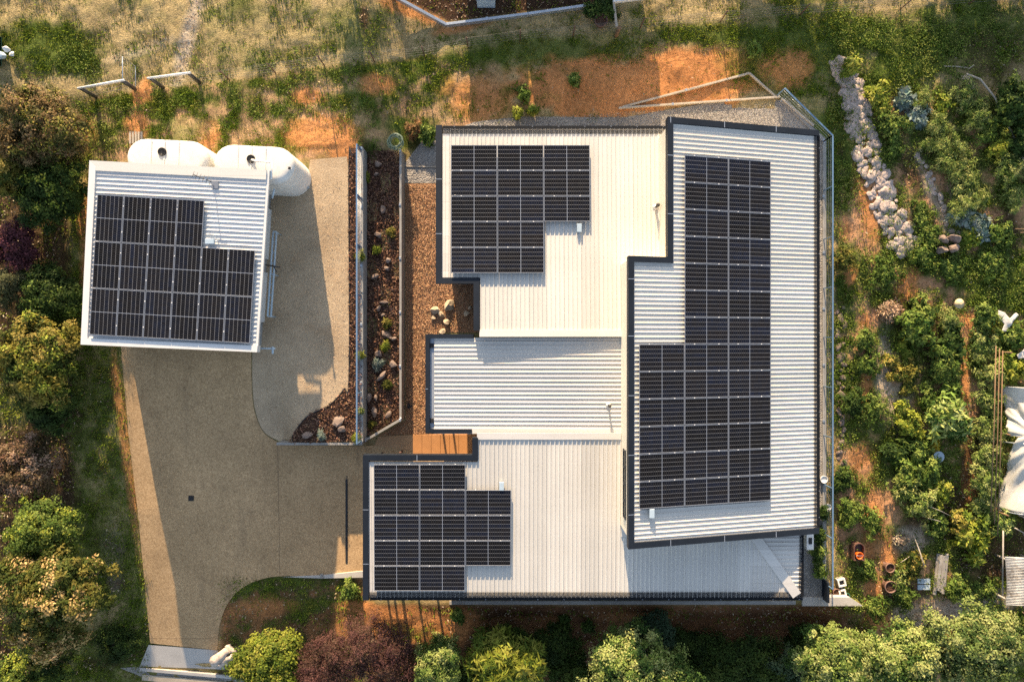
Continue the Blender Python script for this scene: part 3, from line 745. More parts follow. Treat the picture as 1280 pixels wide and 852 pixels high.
def capr():
    xw, xm, xe = xr(RT, 785, 500), xr(RT, 834, 250), xr(RT, 1023, 400)
    yt, ys, yb = yr(RT, 834, 146.5), yr(RT, 790, 320), yr(RT, 785, 685.5)
    w = 0.245
    mb = MB().strip([(xe, yt), (xm, yt), (xm, ys), (xw, ys), (xw, yb), (xe, yb)], w, lambda x, y: RT.z(x, y)+0.09, lambda x, y: RT.z(x, y)-0.32)
    o = obj('fascia_capping', mb, M['charcoal'], r_rt)
    for y in (-7, -4.6, -2.2, 0.2, 2.5, 5.2, 7.6):
        x = xw if y < ys else xm; z = RT.z(x, y)+0.094
        obj('capping_joint', MB().add([(x, y-.012, RT.z(x, y)+.094), (x+w, y-.012, RT.z(x+w, y)+.094), (x+w, y+.012, RT.z(x+w, y)+.094), (x, y+.012, RT.z(x, y)+.094)], [(0, 1, 2, 3)]), M['galv'], o)
    for x in (6.5, 8.9, 11.3):
        for y in (yt-w, yb):
            obj('capping_joint', MB().add([(x-.012, y, RT.z(x, y)+.094), (x+.012, y, RT.z(x, y)+.094), (x+.012, y+w, RT.z(x, y)+.094), (x-.012, y+w, RT.z(x, y)+.094)], [(0, 1, 2, 3)]), M['galv'], o)
    return xw, xm, xe, yt, ys, yb
RXW, RXM, RXE, RYT, RYS, RYB = capr()

# --- gutters under a fine leaf mesh
def mesh_mat():
    m, nt = new_mat('gutter_leaf_mesh'); v = coords(nt)
    sx = nd(nt, 'ShaderNodeSeparateXYZ'); ln(nt, v, sx.inputs[0])
    a = mathn(nt, 'LESS_THAN', mathn(nt, 'FRACT', mathn(nt, 'MULTIPLY', sx.outputs[0], 21.0)), 0.44)
    b = mathn(nt, 'LESS_THAN', mathn(nt, 'FRACT', mathn(nt, 'MULTIPLY', sx.outputs[1], 21.0)), 0.44)
    fac = mathn(nt, 'MAXIMUM', a, b)
    d = nd(nt, 'ShaderNodeBsdfPrincipled'); d.inputs['Base Color'].default_value = (0.02, 0.022, 0.026, 1); d.inputs['Specular IOR Level'].default_value = 0.0; d.inputs['Roughness'].default_value = 0.9; d.inputs['Specular IOR Level'].default_value = 0.0
    t = nd(nt, 'ShaderNodeBsdfTransparent'); mx = nd(nt, 'ShaderNodeMixShader'); ln(nt, fac, mx.inputs[0]); ln(nt, t.outputs[0], mx.inputs[1]); ln(nt, d.outputs[0], mx.inputs[2])
    o = nd(nt, 'ShaderNodeOutputMaterial'); ln(nt, mx.outputs[0], o.inputs[0]); return m
M['gmesh'] = mesh_mat()
def gutter(pl, a, b, side, parent, guard=0.24):
    """open channel along a-b; side = plan unit vector away from the roof"""
    A, B, S = Vector(a), Vector(b), Vector(side); z = min(pl.z(*a), pl.z(*b))-0.03
    d = (B-A).normalized()
    mb = MB()
    for off, wd, zt, zb in ((0.0, 0.012, z, z-0.12), (0.128, 0.014, z+0.008, z-0.12)):
        p = A+S*off; q = B+S*off; r = q+S*wd; s_ = p+S*wd
        mb.prism([tuple(p), tuple(q), tuple(r), tuple(s_)], zt, zb)
    p = A+S*0.012; q = B+S*0.012; r = B+S*0.128; s_ = A+S*0.128
    mb.prism([tuple(p), tuple(q), tuple(r), tuple(s_)], z-0.10, z-0.118)
    g = obj('gutter', mb, M['charcoal'], parent)
    e = A-S*guard; f_ = B-S*guard; c = A+S*0.138; h = B+S*0.138
    gb = MB().add([(c.x, c.y, z+0.016), (h.x, h.y, z+0.016), (B.x, B.y, pl.z(*b)+0.040), (A.x, A.y, pl.z(*a)+0.040), (f_.x, f_.y, pl.z(f_.x, f_.y)+0.040), (e.x, e.y, pl.z(e.x, e.y)+0.040)], [(0, 1, 2, 3), (3, 2, 4, 5)])
    obj('gutter_guard', gb, M['gmesh'], g)
    cb = MB(); L = (B-A).length; k = 0.5
    while k < L:
        q = A+d*k+S*0.10; cb.box((q.x, q.y, z+0.024), (0.05, 0.04, 0.01)); k += 1.15
    obj('gutter_bracket', cb, M['alu'], g)
gutter(NW, (nx0, ny1), (nx1, ny1), (0, 1), r_nw)
gutter(SW, (sx0, sy0), (sx1+0.1, sy0), (0, -1), r_sw)
gutter(RT, (rx1, ryb), (rx1, ryt), (1, 0), r_rt, 0.15)
gutter(SW, (sx1, sy0+0.02), (sx1, yr(SW, 1000, 662)), (1, 0), r_eh, 0.12)
# open box gutter on the west edge of the middle roof
mb = MB(); x0 = xr(MI, 536.8, 480); flatrect(mb, MI, x0, mx0+0.02, my0, my1-0.02, -0.10, 0.02); obj('gutter', mb, M['galv'], r_mi)
mb = MB()
for y in (my1-0.35, my0+0.35): mb.box(((x0+mx0)/2-0.01, y, MI.z(x0, y)-0.06), (0.15, 0.2, 0.06))
obj('rainwater_head', mb, M['black'], r_mi)

# --- walls
def walls(poly, pl, dz=-0.10, name='wall', mat=None):
    mb = MB().strip(poly, 0.22, lambda x, y: pl.z(x, y)+dz, -0.3, closed=True)
    return obj(name, mb, mat or M['wall'], house)
w_nw = walls([(nx0+.15, ny1-.35), (nx0+.15, nym+.1), (nxs, nym+.1), (nxs, ny0+.1), (nx1-.3, ny0+.1), (nx1-.3, ny1-.35)], NW)
pw = nxs + .15     # the west end of the middle roof is an open porch on posts
w_mi = walls([(pw, my1-.04), (pw, my0+.05), (mx1-.05, my0+.05), (mx1-.05, my1-.04)], MI, -0.07)
for y in (my1-.2, my0+.2): obj('porch_post', MB().box((mx0+.02, y, 1.33), (.09, .09, 2.7)), M['charcoal'], house)
struct(obj('pavement', MB().box(((mx0+pw)/2-.1, (my0+my1)/2, .02), (pw-mx0+.2, my1-my0-.1, .06)), M['drive']))
gx0 = xr(SW, 551, 650)
w_sw = walls([(gx0, sym-.25), (gx0, sy0+.3), (sx1-.25, sy0+.3), (sx1-.25, yr(SW, 900, 655)), (mx1-.1, yr(SW, 900, 655)), (mx1-.1, sy1-.3), (sxs+.2, sy1-.3), (sxs+.2, sym-.25)], SW)
w_rt = walls([(RXM+.05, RYT-.3), (RXM+.05, RYS-.12), (RXW+.06, RYS-.12), (RXW+.06, RYB+.35), (RXE-.75, RYB+.35), (RXE-.75, RYT-.3)], RT, -0.12, mat=simple('cream_wall_cladding', (0.80, 0.72, 0.58), 0.6, 0, 0.08, 2, 30))
def window(wall, c, wd, hg, axis_, n=2):
    # a glazed frame set 2 cm proud of the wall
    fb = MB(); c = Vector(c); d = Vector((0, 1, 0)) if axis_ == 'x' else Vector((1, 0, 0))
    th = Vector((1, 0, 0)) if axis_ == 'x' else Vector((0, 1, 0))
    def bx(o, a, h): 
        s = d*a+th*0.08; fb.box(c+o, (abs(s.x), abs(s.y), h))
    bx(Vector((0, 0, hg/2)), wd+.1, .06); bx(Vector((0, 0, -hg/2)), wd+.1, .06)
    for i in range(n+1): bx(d*(-wd/2+wd*i/n), .05, hg-.06)
    f = obj('window', fb, M['charcoal'], wall)
    gb = MB(); s = d*wd+th*0.02; gb.box(c, (abs(s.x), abs(s.y), hg-0.05)); obj('pane', gb, GLASS, f)
GLASS = simple('dark_window_glass', (0.03, 0.04, 0.045), 0.06, 0, 0.05)
window(w_nw, (nx0+.14, 6.5, 1.5), 1.8, 1.2, 'x'); window(w_nw, (1.0, ny1-.34, 1.5), 2.4, 1.2, 'y', 3); window(w_nw, (3.9, ny1-.34, 1.5), 1.2, 1.2, 'y')
window(w_rt, (RXW+.05, -6.0, 4.1), 2.8, .5, 'x', 4); window(w_rt, (RXE-.74, -2, 1.5), 2.6, 1.6, 'x', 3); window(w_rt, (RXE-.74, 4, 1.5), 2.6, 1.6, 'x', 3); window(w_rt, (9.5, RYT-.29, 1.6), 2.2, 1.2, 'y')
window(w_sw, (4, sy0+.29, 1.5), 2.4, 1.2, 'y', 3); window(w_sw, (8.5, sy0+.29, 1.5), 2.4, 1.2, 'y', 3)
mb = MB().box((pw-.01, -1.2, 1.05), (.06, 1.0, 2.1)); dr = obj('door', mb, M['timber_brown'], w_mi)
mb = MB().tube([(pw-.07, -1.55, .8), (pw-.07, -1.55, 1.4)], .015); obj('handle', mb, M['alu'], dr)
# carport posts and beam under the south-west corner
for px in (466, 487, 508, 534):
    x = SW.pt(px, 744).x; mb = MB().box((x, sy0+.12, 1.2), (.10, .10, 2.9)); obj('carport_post', mb, M['charcoal'], house)
for y in (-5.85, -8.6):
    mb = MB().box((sx0+.12, y, 1.4), (.10, .10, 2.8)); obj('carport_post', mb, M['charcoal'], house)
mb = MB()
fl = MB().prism([(-7.03, -11.4), (-3.1, -11.4), (-3.1, -12.15), (-7.03, -12.15)], 0.02, -0.6); obj('carport_slab', fl, M['concrete'], house)
# entry posts seen on the paving
# ------------------------------------------------------------------ solar panels
ORD = ['first', 'second', 'third', 'fourth', 'fifth', 'sixth', 'seventh', 'eighth', 'ninth', 'tenth', 'eleventh', 'twelfth', 'thirteenth']
PM = {}
def panel_meshes(L, S, key):
    """L along local x, S along local y"""
    fb = MB(); t = 0.035; b = 0.022
    for y in (-S/2+b/2, S/2-b/2): fb.box((0, y, t/2), (L, b, t))
    for x in (-L/2+b/2, L/2-b/2): fb.box((x, 0, t/2), (b, S-2*b, t))
    cb = MB().box((0, 0, 0.022), (L-2*b, S-2*b, 0.012))
    PM[key] = [(fb, 'frame', M['alu']), (cb, 'cell_sheet', cell_mat(L-2*b, S-2*b))]
    for x in (-L*0.28, L*0.28):
        PM[key].append((MB().box((x, S/2+0.008, 0.028), (0.05, 0.035, 0.03)), 'clamp', M['white_steel']))
        PM[key].append((MB().box((x, 0, -0.05), (0.045, S+0.01, 0.06)), 'mounting_rail', M['alu']))
PROTO = {}
def place_panel(key, origin, ex, ey, label, group):
    """ex, ey: unit vectors of the panel's long and short side"""
    ez = ex.cross(ey).normalized(); ey = ez.cross(ex).normalized()
    mat = Matrix((ex, ey, ez)).transposed().to_4x4(); mat.translation = origin
    r = thing('solar_panel', label, 'solar panel', origin, group); r.rotation_euler = mat.to_euler()
    if key not in PROTO:
        PROTO[key] = [obj(n, mb, m_, r, local=True) for mb, n, m_ in PM[key]]
    else:
        for o in PROTO[key]:
            c = o.copy(); COL.objects.link(c); c.parent = r
def roofpt(pl, p, up):  # point on plane lifted along normal
    return p+pl.frame()*up
def array(pl, p0, pu, pv, nu, nv, cells, key, where, up, long_axis, rowword, gap=0.02):
    """p0 corner pixel, pu pixel at end of the nu columns, pv pixel at end of the nv rows"""
    A = pl.pt(*p0, up); U = (pl.pt(*pu, up)-A)/nu; V = (pl.pt(*pv, up)-A)/nv
    A, U, V = A, U, V
    ul, vl = U.length-gap, V.length-gap
    L, S = (ul, vl) if long_axis == 'u' else (vl, ul)
    if key not in PM: panel_meshes(L, S, key)
    ex, ey = (U.normalized(), -V.normalized()) if long_axis == 'u' else (-V.normalized(), -U.normalized())
    rows = sorted({v for u, v in cells})
    for (u, v) in cells:
        us = sorted(uu for uu, vv in cells if vv == v); k = us.index(u)
        col = 'only' if len(us) == 1 else (ORD[k]+' from the west' if k < len(us)-1 else 'easternmost')
        c = A+U*(u+.5)+V*(v+.5)
        place_panel(key, c, ex, ey, f'black solar panel {where}, {ORD[v]} row from north, {ORD[k]} from west', 'solar panels '+where)
array(NW, (563.6, 181.5), (737.2, 181.5), (563.6, 341.5), 3, 5, [(u, v) for v in range(5) for u in range(3) if not (u == 2 and v > 2)], 'nw', 'on the stepped cream roof', 0.17, 'u', '')
array(SW, (467.2, 579.8), (639.5, 579.8), (467.6, 738), 3, 5, [(u, v) for v in range(5) for u in range(3) if not (u == 2 and (v == 0 or v == 4))], 'sw', 'on the carport roof', 0.14, 'u', '')
def ppx(pl, x, y):
    z = pl.z(x, y); return (CX+x*F/(H-z), CY-y*F/(H-z))
_x0, _x1 = xr(RT, 798.5, 500), xr(RT, 963, 400); _y0, _y1 = yr(RT, 857, 194), yr(RT, 798.5, 636)
array(RT, ppx(RT, _x0, _y0), ppx(RT, _x1, _y0), ppx(RT, _x0, _y1), 3, 13, [(u, v) for v in range(13) for u in range(3) if not (u == 0 and v < 7)], 'rt', 'on the tall tilted roof', 0.13, 'u', '')
# ------------------------------------------------------------------ shed
SP = Plane(0, -0.02, 0.006); SP.a = 4.38-13.5*0.02
shed = thing('shed', 'garage shed with pale ribbed roof, broad white barge boards and its own solar array', 'shed', (-14, 4, PADZ))
sq = [(113, 201), (102, 430.5), (322, 440), (337, 213)]     # TL, BL, BR, TR
c4 = [SP.pt(*p) for p in sq]
TL, BL, BR, TR = c4
def sb(u, v, up=0.0):     # u west->east, v north->south
    p = (TL*(1-u)+TR*u)*(1-v)+(BL*(1-u)+BR*u)*v
    return Vector((p.x, p.y, SP.z(p.x, p.y)+up))
mb = MB(); Ls = (TL-BL).length; n = int(Ls*0.93/0.19)
v0, v1 = 0.052, 0.965
for i in range(n):
    a, b = v0+(v1-v0)*i/n, v0+(v1-v0)*(i+1)/n
    prof = [(0, 0), (0.25, 0), (0.28, .004), (0.33, .004), (0.36, 0), (0.70, 0), (0.80, .032), (0.89, .032), (1.0, 0)]
    for (t0, h0), (t1, h1) in zip(prof[:-1], prof[1:]):
        va, vb = a+(b-a)*t0, a+(b-a)*t1
        mb.add([sb(.032, va, h0), sb(.985, va, h0), sb(.985, vb, h1), sb(.032, vb, h1)], [(0, 1, 2, 3)])
mb.add([sb(.032, v0, -.05), sb(.985, v0, -.05), sb(.985, v1, -.05), sb(.032, v1, -.05)], [(0, 1, 2, 3)])
sroof = obj('roof', mb, M['shedroof'], shed)
def barge(name, q, mat, up, dn):
    mb = MB().prism([tuple(p[:2]) for p in q], lambda x, y: SP.z(x, y)+up, lambda x, y: SP.z(x, y)-dn); return obj(name, mb, mat, sroof)
bm_ = simple('white_barge_steel', (0.66, 0.66, 0.65), 0.4, 0, 0.08, 1.0, 30)
w_ = .036
def bpts(pts): return [sb(*p) for p in pts]
barge('barge_board', bpts([(0, 0), (0, 1), (w_, 1-w_), (w_, w_)]), bm_, .07, .28)
barge('barge_board', bpts([(0, 1), (1, 1), (1, 1-w_), (w_, 1-w_)]), bm_, .07, .28)
barge('ridge_flashing', bpts([(0.002, 0), (w_, .053), (.985, .053), (.985, 0.0)]), M['flash'], .065, .12)
mb = MB().prism([tuple(sb(*p)[:2]) for p in ((.985, .0), (.985, .965), (1.0, .965), (1.0, 0))], lambda x, y: SP.z(x, y)+.0, lambda x, y: SP.z(x, y)-.12)
obj('gutter', mb, bm_, sroof)
# walls: closed on three sides, the east side carries two roller doors
cor = [sb(.03, .03), sb(.03, .97), sb(.87, .97), sb(.87, .03)]
mb = MB().strip([tuple(p[:2]) for p in cor], 0.10, lambda x, y: SP.z(x, y)-.06, lambda x, y: gz(x, y)-0.4, closed=True)
swall = obj('wall', mb, M['shedwall'], shed)
for v in (.30, .68):
    a, b = sb(.874, v-.15), sb(.874, v+.15); d = (b-a).normalized(); c = (a+b)/2
    fb = MB(); R = Matrix(((d.x, d.y, 0), (-d.y, d.x, 0), (0, 0, 1))).transposed()
    for i in range(14): fb.box((c.x+.02, c.y, PADZ+.08+i*.15), ((b-a).length,     .05, .138), mat=R)
    obj('roller_door', fb, M['white_steel'], swall)
# shed panels
SPT = lambda p: p
array(SP, (121.9, 243), (323.0, 254.6), (111.8, 418.4), 6, 3, [(u, v) for v in range(3) for u in range(6) if not (v == 0 and u > 3)], 'sh', 'on the garage shed roof', 0.12, 'v', '')

# ------------------------------------------------------------------ rainwater tanks
def tank(label, px0, px1, py_top, py_bot, tilt, lidpx):
    z = PADZ; zt = z+2.6
    a = P(px0, (py_top+py_bot)/2, zt); b = P(px1, (py_top+py_bot)/2, zt)
    c = (a+b)/2; Lh = (b-a).length/2; R = 0.80
    root = thing('water_tank', label, 'water tank', (c.x, c.y-0.0, z), 'rainwater tanks behind the shed')
    root.rotation_euler = (0, 0, tilt)
    def outline(off, n=10):
        pts = []; r = R-off; s = Lh-R
        for k in range(n+1): t = -math.pi/2+math.pi*k/n; pts.append((s+r*math.cos(t), r*math.sin(t)))
        for k in range(n+1): t = math.pi/2+math.pi*k/n; pts.append((-s+r*math.cos(t), r*math.sin(t)))
        return pts
    prof = [(0.04, 0), (0, .05)]
    for i in range(9): prof += [(0.0, .12+i*.25), (0.025, .16+i*.25), (0.025, .22+i*.25), (0.0, .26+i*.25)]
    prof += [(0.0, 2.38), (.03, 2.46), (.09, 2.54), (.19, 2.585), (.32, 2.6)]
    vs = []; fs = []; n = len(outline(0))
    for off, zz in prof:
        for p in outline(off): vs.append((p[0], p[1], zz))
    for i in range(len(prof)-1):
        for k in range(n): fs.append((i*n+k, i*n+(k+1) % n, (i+1)*n+(k+1) % n, (i+1)*n+k))
    fs.append(tuple(range((len(prof)-1)*n, len(prof)*n)))
    mb = MB().add(vs, fs, True); obj('tank_shell', mb, M['tank'], root, local=True)
    lp = P(lidpx[0], lidpx[1], zt); q = Matrix.Rotation(-tilt, 3, 'Z') @ (lp-c)
    mb = MB().lathe((q.x, q.y, 2.6), [(.18, -.01), (.18, .05), (.15, .06), (.15, .03), (.0, .025)], 24); lid = obj('inlet_strainer', mb, M['black'], root, local=True)
    mb = MB()
    for k in range(-2, 3): mb.box((q.x+k*.055, q.y, 2.642), (.012, .26, .008)); mb.box((q.x, q.y+k*.055, 2.648), (.26, .012, .006))
    obj('strainer_mesh', mb, M['rust_gauze'], lid, local=True)
    for xx in (-.62, -.05, .55):
        mb = MB().strip([(xx, -.74), (xx, .74)], .05, 2.622, 2.58); obj('moulded_rib', mb, M['tank'], root, local=True)
    # moulded rib down the middle and overflow stub
    mb = MB().tube([(-Lh-.02, 0.05, 1.75), (-Lh-.16, .05, 1.75)], .05); obj('overflow_pipe', mb, M['white_plastic'], root, local=True)
    return root
tank('white slimline water tank at the shed\'s north-west corner, with a clear black strainer', 156, 259, 174, 220, math.radians(-3), (203, 190))
tank('white slimline water tank at the shed\'s north-east corner, with a pipe entering its strainer', 265, 367, 181, 228, math.radians(-3), (314, 199))
pf = thing('downpipe', 'white pipe bridging from the shed roof to the eastern water tank', 'pipe', tuple(P(340, 215, 3.7)))
mb = MB().tube([P(339, 224, 4.25), P(339.5, 203, 4.22), P(320, 201, 4.2), P(315, 200, 3.98)], .05); obj('pipe', mb, M['white_plastic'], pf)
vp = thing('vent_pipe', 'slim grey standpipe beside the eastern water tank throwing a long thin shadow on the gravel', 'pipe', (*G(387, 226)[:2], PADZ))
g0 = G(386, 229); mb = MB().tube([(g0.x, g0.y, 1.2), (g0.x, g0.y, 4.05)], .035); obj('pipe', mb, M['white_plastic'], vp)
mb = MB().box((g0.x, g0.y, 4.07), (.10, .10, .06)); obj('cap', mb, M['black'], vp)
st = thing('pipe', 'short white pipe lying against the end of the eastern water tank', 'pipe', tuple(G(381, 232)))
a, b = P(377, 227, 1.8), P(386, 235, 1.45); mb = MB().tube([a, b], .06); tag(st, st['label'], 'pipe'); obj('tube', mb, M['box_blue'], st)
# things by the shed's open side
bs = thing('lean_to_frame', 'long pale blue steel frame standing against the east wall of the garage shed', 'frame', (*P(341, 340, 1.9)[:2], PADZ))
mb = MB()
q0, q1 = P(341.5, 289, 2.4), P(334.5, 395, 2.4)
d = (q1-q0).normalized(); nrm = Vector((d.y, -d.x, 0))
mb.tube([q0, q1], .045); mb.tube([q0-nrm*.15, q1-nrm*.15], .045)
for i in range(9): p = q0+(q1-q0)*i/8; mb.tube([p, p-nrm*.15], .02)
obj('top_frame', mb, M['box_blue'], bs)
for p in (q0, (q0+q1)/2, q1):
    mb = MB().tube([p, (p.x, p.y, PADZ)], .035); obj('leg', mb, M['box_blue'], bs)
ab = thing('wall_bracket', 'black arm bracket reaching out from the shed wall over the gravel', 'bracket', tuple(P(340, 332, 3.2)))
mb = MB().tube([P(332, 331, 3.2), P(350, 334, 3.2)], .03); mb.tube([P(342, 333, 3.2), P(346, 340, 3.2)], .022); obj('arm', mb, M['black'], ab)
tp = thing('tap_stand', 'pale pipe fitting by the shed\'s south-east corner', 'pipe', tuple(P(342, 436, 2.6)))
mb = MB().tube([P(324, 435, 2.9), P(344, 435.5, 2.9)], .035); mb.tube([P(341, 433, 2.9), P(341, 442, 2.9)], .05); obj('pipe', mb, M['box_blue'], tp)
dp = thing('downpipe', 'short grey downpipe on the shed wall below the tank corner', 'pipe', tuple(P(341, 240, 3.3)))
mb = MB().tube([P(343, 236, 3.7), P(340, 248, 3.7)], .05); obj('pipe', mb, M['box_blue'], dp)

# TV aerial, isolators, flues
ta = thing('aerial', 'small metal roof aerial on the garage shed north of the panels', 'aerial', tuple(SP.pt(265, 230)))
b0 = SP.pt(268, 233); mb = MB().tube([b0, b0+Vector((-.05, .12, .75))], .02); obj('mast', mb, M['galv'], ta)
t0 = b0+Vector((-.05, .12, .72)); mb = MB().tube([t0+Vector((-.5, .2, 0)), t0+Vector((.25, -.1, 0))], .016)
for k in range(6):
    q = t0+Vector((-.5+.14*k, .2-.056*k, 0)); mb.tube([q+Vector((-.05, -.13, 0)), q+Vector((.05, .13, 0))], .009, 6)
obj('boom', mb, M['rust_gauze'], ta)
mb = MB(); mb.add([b0+Vector((-.12, -.1, .02)), b0+Vector((.16, -.05, .02)), b0+Vector((.1, .26, .03)), b0+Vector((-.02, .2, .03))], [(0, 1, 2, 3)]); mb.box(b0+Vector((0.05, .05, .05)), (.26, .32, .04)); obj('base_plate', mb, M['alu'], ta)
for pl, px, py, lab, ang in ((SP, 263, 302, 'pale blue isolator box beside the garage shed array', 1.57), (NW, 724, 285, 'pale blue isolator box hanging below the east column of the stepped roof array', 0), (SW, 627, 607, 'pale blue isolator box at the north edge of the carport roof array', 0), (RT, 814.5, 641, 'bright blue isolator box at the south foot of the tall roof array', 0)):
    c = pl.pt(px, py, .10); r = thing('isolator_box', lab, 'isolator', c, 'solar isolator boxes'); r.rotation_euler = (0, 0, ang)
    obj('shroud', MB().box((0, 0, 0.04), (.20, .36, .12)), M['box_blue'], r, local=True)
    obj('cable_gland', MB().tube([(0.02, -.17, .02), (.03, -.32, -.05)], .02), M['galv'], r, local=True)
def flue(pl, px, py, h, lab, r=.05):
    b = pl.pt(px, py); o = thing('roof_flue', lab, 'flue', b)
    obj('pipe', MB().tube([b+Vector((0, 0, -.03)), b+Vector((0, 0, h))], r), M['rust_gauze'], o)
    obj('cowl', MB().lathe(b+Vector((0, 0, h)), [(r*1.7, -.04), (r*1.7, .03), (.01, .08)], 16), M['rust_gauze'], o)
    obj('collar', MB().lathe(b, [(r*2.6, .0), (r*2.4, .05), (r*1.05, .10)], 16), M['flash'], o)
flue(NW, 819.5, 259, .5, 'dark slender flue near the east edge of the stepped cream roof')
flue(MI, 760.5, 506, .38, 'pale vent near the east end of the low middle roof', .045)
br = thing('roof_bracket', 'small brown bracket poking out below the dark capping above the south wing', 'bracket', tuple(SW.pt(779, 647)))
b = SW.pt(779, 647); obj('bracket', MB().tube([b, b+Vector((0, .1, .3)), b+Vector((.2, .1, .3))], .018).tube([b+Vector((.1, 0, 0)), b+Vector((.1, .1, .3))], .018), M['timber_brown'], br)

# ------------------------------------------------------------------ retaining walls
def sleeper_wall(label, pts, zt, zb, w, post_every, mat=None, posts=True):
    r = thing('retaining_wall', label, 'retaining wall', (pts[0][0], pts[0][1], 0))
    for k in range(4):
        z1 = zt-(zt-zb)*k/4; z0 = zt-(zt-zb)*(k+1)/4+.008
        if k < 2 or True: obj('sleeper_course', MB().strip(pts, w, z1, z0), mat or M['sleeper'], r)
    if posts:
        for a, b in zip(pts[:-1], pts[1:]):
            A, B = Vector((*a, 0)), Vector((*b, 0)); L = (B-A).length; d = (B-A).normalized(); nn = Vector((-d.y, d.x, 0)); n = max(1, int(L/post_every))
            for i in range(n+1):
                q = A+d*(L*i/n)+nn*(w/2)
                obj('post', MB().box((q.x, q.y, (zt+zb)/2+.02), (.05 if abs(d.y) > .5 else .11, .11 if abs(d.y) > .5 else .05, zt-zb+.03)).box((q.x+nn.x*(w/2+.02), q.y+nn.y*(w/2+.02), (zt+zb)/2+.02), (.06, .12, zt-zb+.02)), M['galv'], r)
    return r
sleeper_wall('tall grey sleeper retaining wall holding up the gravel yard, under the blue rail', [(X1+.06, YN), (X1+.06, YS1)], PADZ+.04, 0.1, -0.13, 2.4)
sleeper_wall('lower grey sleeper retaining wall between the rock bed and the orange gravel path', [(X2+.05, YN), (X2+.05, YS2), (X1+.1, YS1-.02)], 0.95, -0.2, -0.10, 2.4)
aw = G(352, 553); sleeper_wall('short sleeper wall ending the mulch corner above the driveway', [(aw.x+.1, YS1-.03), (X1+.02, YS1-.03)], PADZ+.04, 0.2, -0.11, 2.4, posts=False)
# edging of the gravel yard
eb = MB().strip(GP(*spline([(450, 190), (441, 194), (436, 206), (436.5, 465), (430, 485), (412, 505), (385, 519), (368, 540), (366, 551)], 8)), 0.035, lambda x, y: gz(x, y)+.07, lambda x, y: gz(x, y)-.1)
tag(obj('steel_edging', eb, M['rust_gauze']), 'thin dark steel edging curving between gravel yard and mulch', 'edging')
def railing(label, pts, zfun, h, every, cat='railing', wires=4, mat=None, r=.03):
    t = thing('handrail', label, cat, (pts[0][0], pts[0][1], zfun(*pts[0])))
    P3 = [Vector((p[0], p[1], zfun(*p)+h)) for p in pts]
    mb = MB()
    for a, b in zip(P3[:-1], P3[1:]):
        d = (b-a); c = (a+b)/2
        R = Matrix.Rotation(math.atan2(d.y, d.x), 3, 'Z')
        mb.box(c, (d.length, .065, .04), mat=R)
    obj('top_rail', mb, mat or M['rail'], t)
    for k in range(wires):
        mb = MB().tube([p-Vector((0, 0, h*(k+1)/(wires+1))) for p in P3], .006, 5); obj('wire', mb, M['galv'], t)
    for a, b in zip(P3[:-1], P3[1:]):
        n = max(1, round((b-a).length/every))
        for i in range(n+1):
            q = a+(b-a)*i/n; obj('post', MB().box((q.x, q.y, q.z-h/2-.02), (.045, .045, h)), mat or M['rail'], t)
railing('pale blue handrail running along the top of the tall sleeper wall beside the gravel yard', [(X1-.02, YN-.1), (X1-.02, YS1+.05)], lambda x, y: PADZ, 1.0, 2.2)
ea, ebb, ec = G(1030, 170), None, None
railing('long pale blue handrail on the east retaining wall, bent at its north end', [(12.7, 11.75), (14.93, 9.55), (14.93, -11.55)], lambda x, y: 0.0, 1.0, 2.4)
sleeper_wall('long sleeper retaining wall along the east side of the house below the blue rail', [(13.0, 11.62), (15.05, 9.62), (15.05, -11.9)], 0.06, -1.6, -0.16, 2.4)
# south wing wall
t = thing('retaining_wall', 'pale concrete wing wall with a pointed white end at the south-east corner of the house', 'retaining wall', (14, -12.5, 0))
p = [P(1003, 746, .1), P(1062, 746, .1), P(1079, 757, .1), P(1003, 757, .1)]
obj('coping', MB().prism([tuple(q[:2]) for q in p], .10, -.05), M['concrete'], t)
p2 = [P(1003, 748, .1), P(1061, 748, .1), P(1074, 755.5, .1), P(1003, 755.5, .1)]
obj('wall', MB().prism([tuple(q[:2]) for q in p2], -.055, -1.9), M['concrete'], t)
obj('return_wall', MB().box((P(1028.5, 735, 0).x, P(1028.5, 735, 0).y, 0.2), (.10, .95, .8)), M['charcoal'], t)
t = thing('retaining_wall', 'long concrete plinth under the south wall of the house', 'retaining wall', (4, -12.55, 0))
obj('plinth', MB().prism([(-3.0, -12.45), (13.6, -12.45), (13.6, -12.62), (-3.0, -12.62)], .06, -1.8), M['sleeper'], t)
t = thing('retaining_wall', 'low pale concrete wall tapering beside the driveway to the carport', 'retaining wall', tuple(G(400, 719)))
p = [G(352, 720.5), G(404, 717.5), P(455.5, 713, 0.1), P(455.5, 721, .1), G(404, 721.5)]
obj('wall', MB().prism([tuple(q[:2]) for q in p], .12, -1.0), M['concrete'], t)
q = G(403, 718.5); obj('joint_post', MB().box((q.x, q.y, .08), (.12, .2, .22)), M['sleeper'], t)

